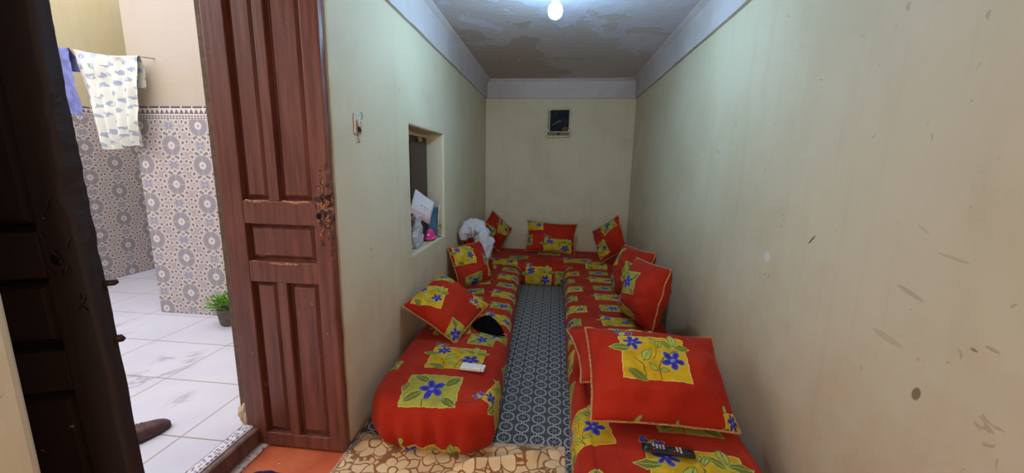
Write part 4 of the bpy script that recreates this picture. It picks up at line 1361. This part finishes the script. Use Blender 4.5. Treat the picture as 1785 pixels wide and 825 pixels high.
tag(bm_obj('clothes_line', bm, simple('grey_cord', (150, 140, 120), 0.8), smooth=True), 'thin cord strung across the courtyard holding the laundry', 'line')

# potted plant by the tiled wall
t = empty('potted_plant', (-2.745, 2.86, ZY), 'small leafy green plant in a dark pot at the foot of the tiled courtyard wall', 'plant')
bm = bmesh.new(); lathe(bm, [(0.050, 0.0), (0.062, 0.02), (0.078, 0.13), (0.082, 0.15), (0.076, 0.15), (0.070, 0.135), (0.004, 0.13)], 28)
bm_obj('pot', bm, simple('grey_clay_pot', (104, 92, 84), 0.8), t, smooth=True)
bm = bmesh.new(); rnd = random.Random(3)
for i in range(300):
    th = rnd.random()*2*PI; el = rnd.random()*1.25+0.1; L = rnd.uniform(0.05, 0.15)
    base = Vector((0.045*math.cos(th)*rnd.random(), 0.045*math.sin(th)*rnd.random(), 0.14))
    d = Vector((math.cos(th)*math.cos(el)*0.9, math.sin(th)*math.cos(el)*0.9, math.sin(el)*0.8+0.15))
    tip = base+d*L
    s = Vector((-math.sin(th), math.cos(th), 0))*rnd.uniform(0.008, 0.015)
    up = Vector((0, 0, 0.006))
    l0 = tip; l1 = tip+d*0.022
    vv = [bm.verts.new(l0-d*0.014), bm.verts.new(l0+s+up), bm.verts.new(l1+d*0.012-up), bm.verts.new(l0-s+up)]
    bm.faces.new((vv[0], vv[1], vv[2])); bm.faces.new((vv[0], vv[2], vv[3]))
b = bm_obj('foliage', bm, simple('fresh_green_leaf', (112, 158, 58), 0.6, 0.3, 0.3, 25), t)
b['kind'] = 'stuff'
bm = bmesh.new()
for i in range(22):
    th = rnd.random()*2*PI; el = rnd.uniform(0.5, 1.4)
    d = Vector((math.cos(th)*math.cos(el), math.sin(th)*math.cos(el), math.sin(el)))
    tube(bm, [(0.01*math.cos(th), 0.01*math.sin(th), 0.125), tuple(Vector((0, 0, 0.135))+d*0.10)], [0.0025, 0.001], 5)
bm_obj('stems', bm, simple('green_stem', (96, 120, 60), 0.7), t)

# dark shoe on the courtyard floor
def shoe():
    t = empty('shoe', (-2.105, 1.385, ZY), 'dark brown leather shoe on the white courtyard tiles beyond the black door', 'shoe', rz=math.atan2(0.88, 0.47))
    # local x: heel 0 -> toe 0.28
    N = 30; Mx = 20
    def half(f):     # half width along the length
        return 0.034+0.016*math.sin(min(1, f*1.02)*PI*0.86)**1.2+0.006*math.sin(f*PI*2-1.2)
    def endcap(f):
        e = min(f/0.12, 1); g = min((1-f)/0.22, 1)
        return math.sqrt(max(0, 1-(1-e)**2))*math.sqrt(max(0, 1-(1-g)**2))
    bm = bmesh.new(); rings = []
    for i in range(N+1):
        f = 0.004+0.992*i/N; w = (half(f)+0.003)*endcap(f)
        rings.append([bm.verts.new(p) for p in ((0.28*f, -w, 0.002), (0.28*f, w, 0.002), (0.28*f, w+0.002, 0.014), (0.28*f, w, 0.026), (0.28*f, -w, 0.026), (0.28*f, -w-0.002, 0.014))])
    for A, B in zip(rings, rings[1:]):
        for k in range(6): bm.faces.new((A[k], A[(k+1) % 6], B[(k+1) % 6], B[k]))
    bm.faces.new(rings[0][::-1]); bm.faces.new(rings[-1])
    bm_obj('sole', bm, simple('dark_rubber_sole', (74, 60, 62), 0.7), t, smooth=True)
    bm = bmesh.new(); rings = []
    for i in range(N+1):
        f = 0.004+0.992*i/N; w = half(f)*endcap(f)
        top = 0.075 if f < 0.42 else 0.075-(f-0.42)/0.58*0.030
        top = 0.024+(top-0.02)*math.sqrt(max(0, 1-max(0, (f-0.80)/0.20)**2.4))
        ring = []
        for j in range(Mx+1):
            a = PI*j/Mx
            z = 0.024+(top-0.024)*math.sin(a)**0.6
            y = w*math.cos(a)*(1.0 if f > 0.42 else 1.0)
            if f < 0.42 and 0.28 < j/Mx < 0.72: z = min(z, 0.060-0.02*math.sin(PI*f/0.42))
            ring.append(bm.verts.new((0.28*f, y, z)))
        rings.append(ring)
    for A, B in zip(rings, rings[1:]):
        for k in range(Mx): bm.faces.new((A[k], B[k], B[k+1], A[k+1]))
    bm_obj('upper', bm, simple('brown_leather', (86, 56, 58), 0.45, 0.4, 0.15), t, smooth=True)
    bm = bmesh.new()
    for i in range(4):
        x = 0.125+0.016*i
        tube(bm, [(x, -0.024, 0.074-i*0.002), (x+0.004, 0, 0.083-i*0.003), (x, 0.024, 0.074-i*0.002)], 0.002, 6)
    bm_obj('laces', bm, simple('grey_lace', (112, 100, 106), 0.8), t, smooth=True)
shoe()
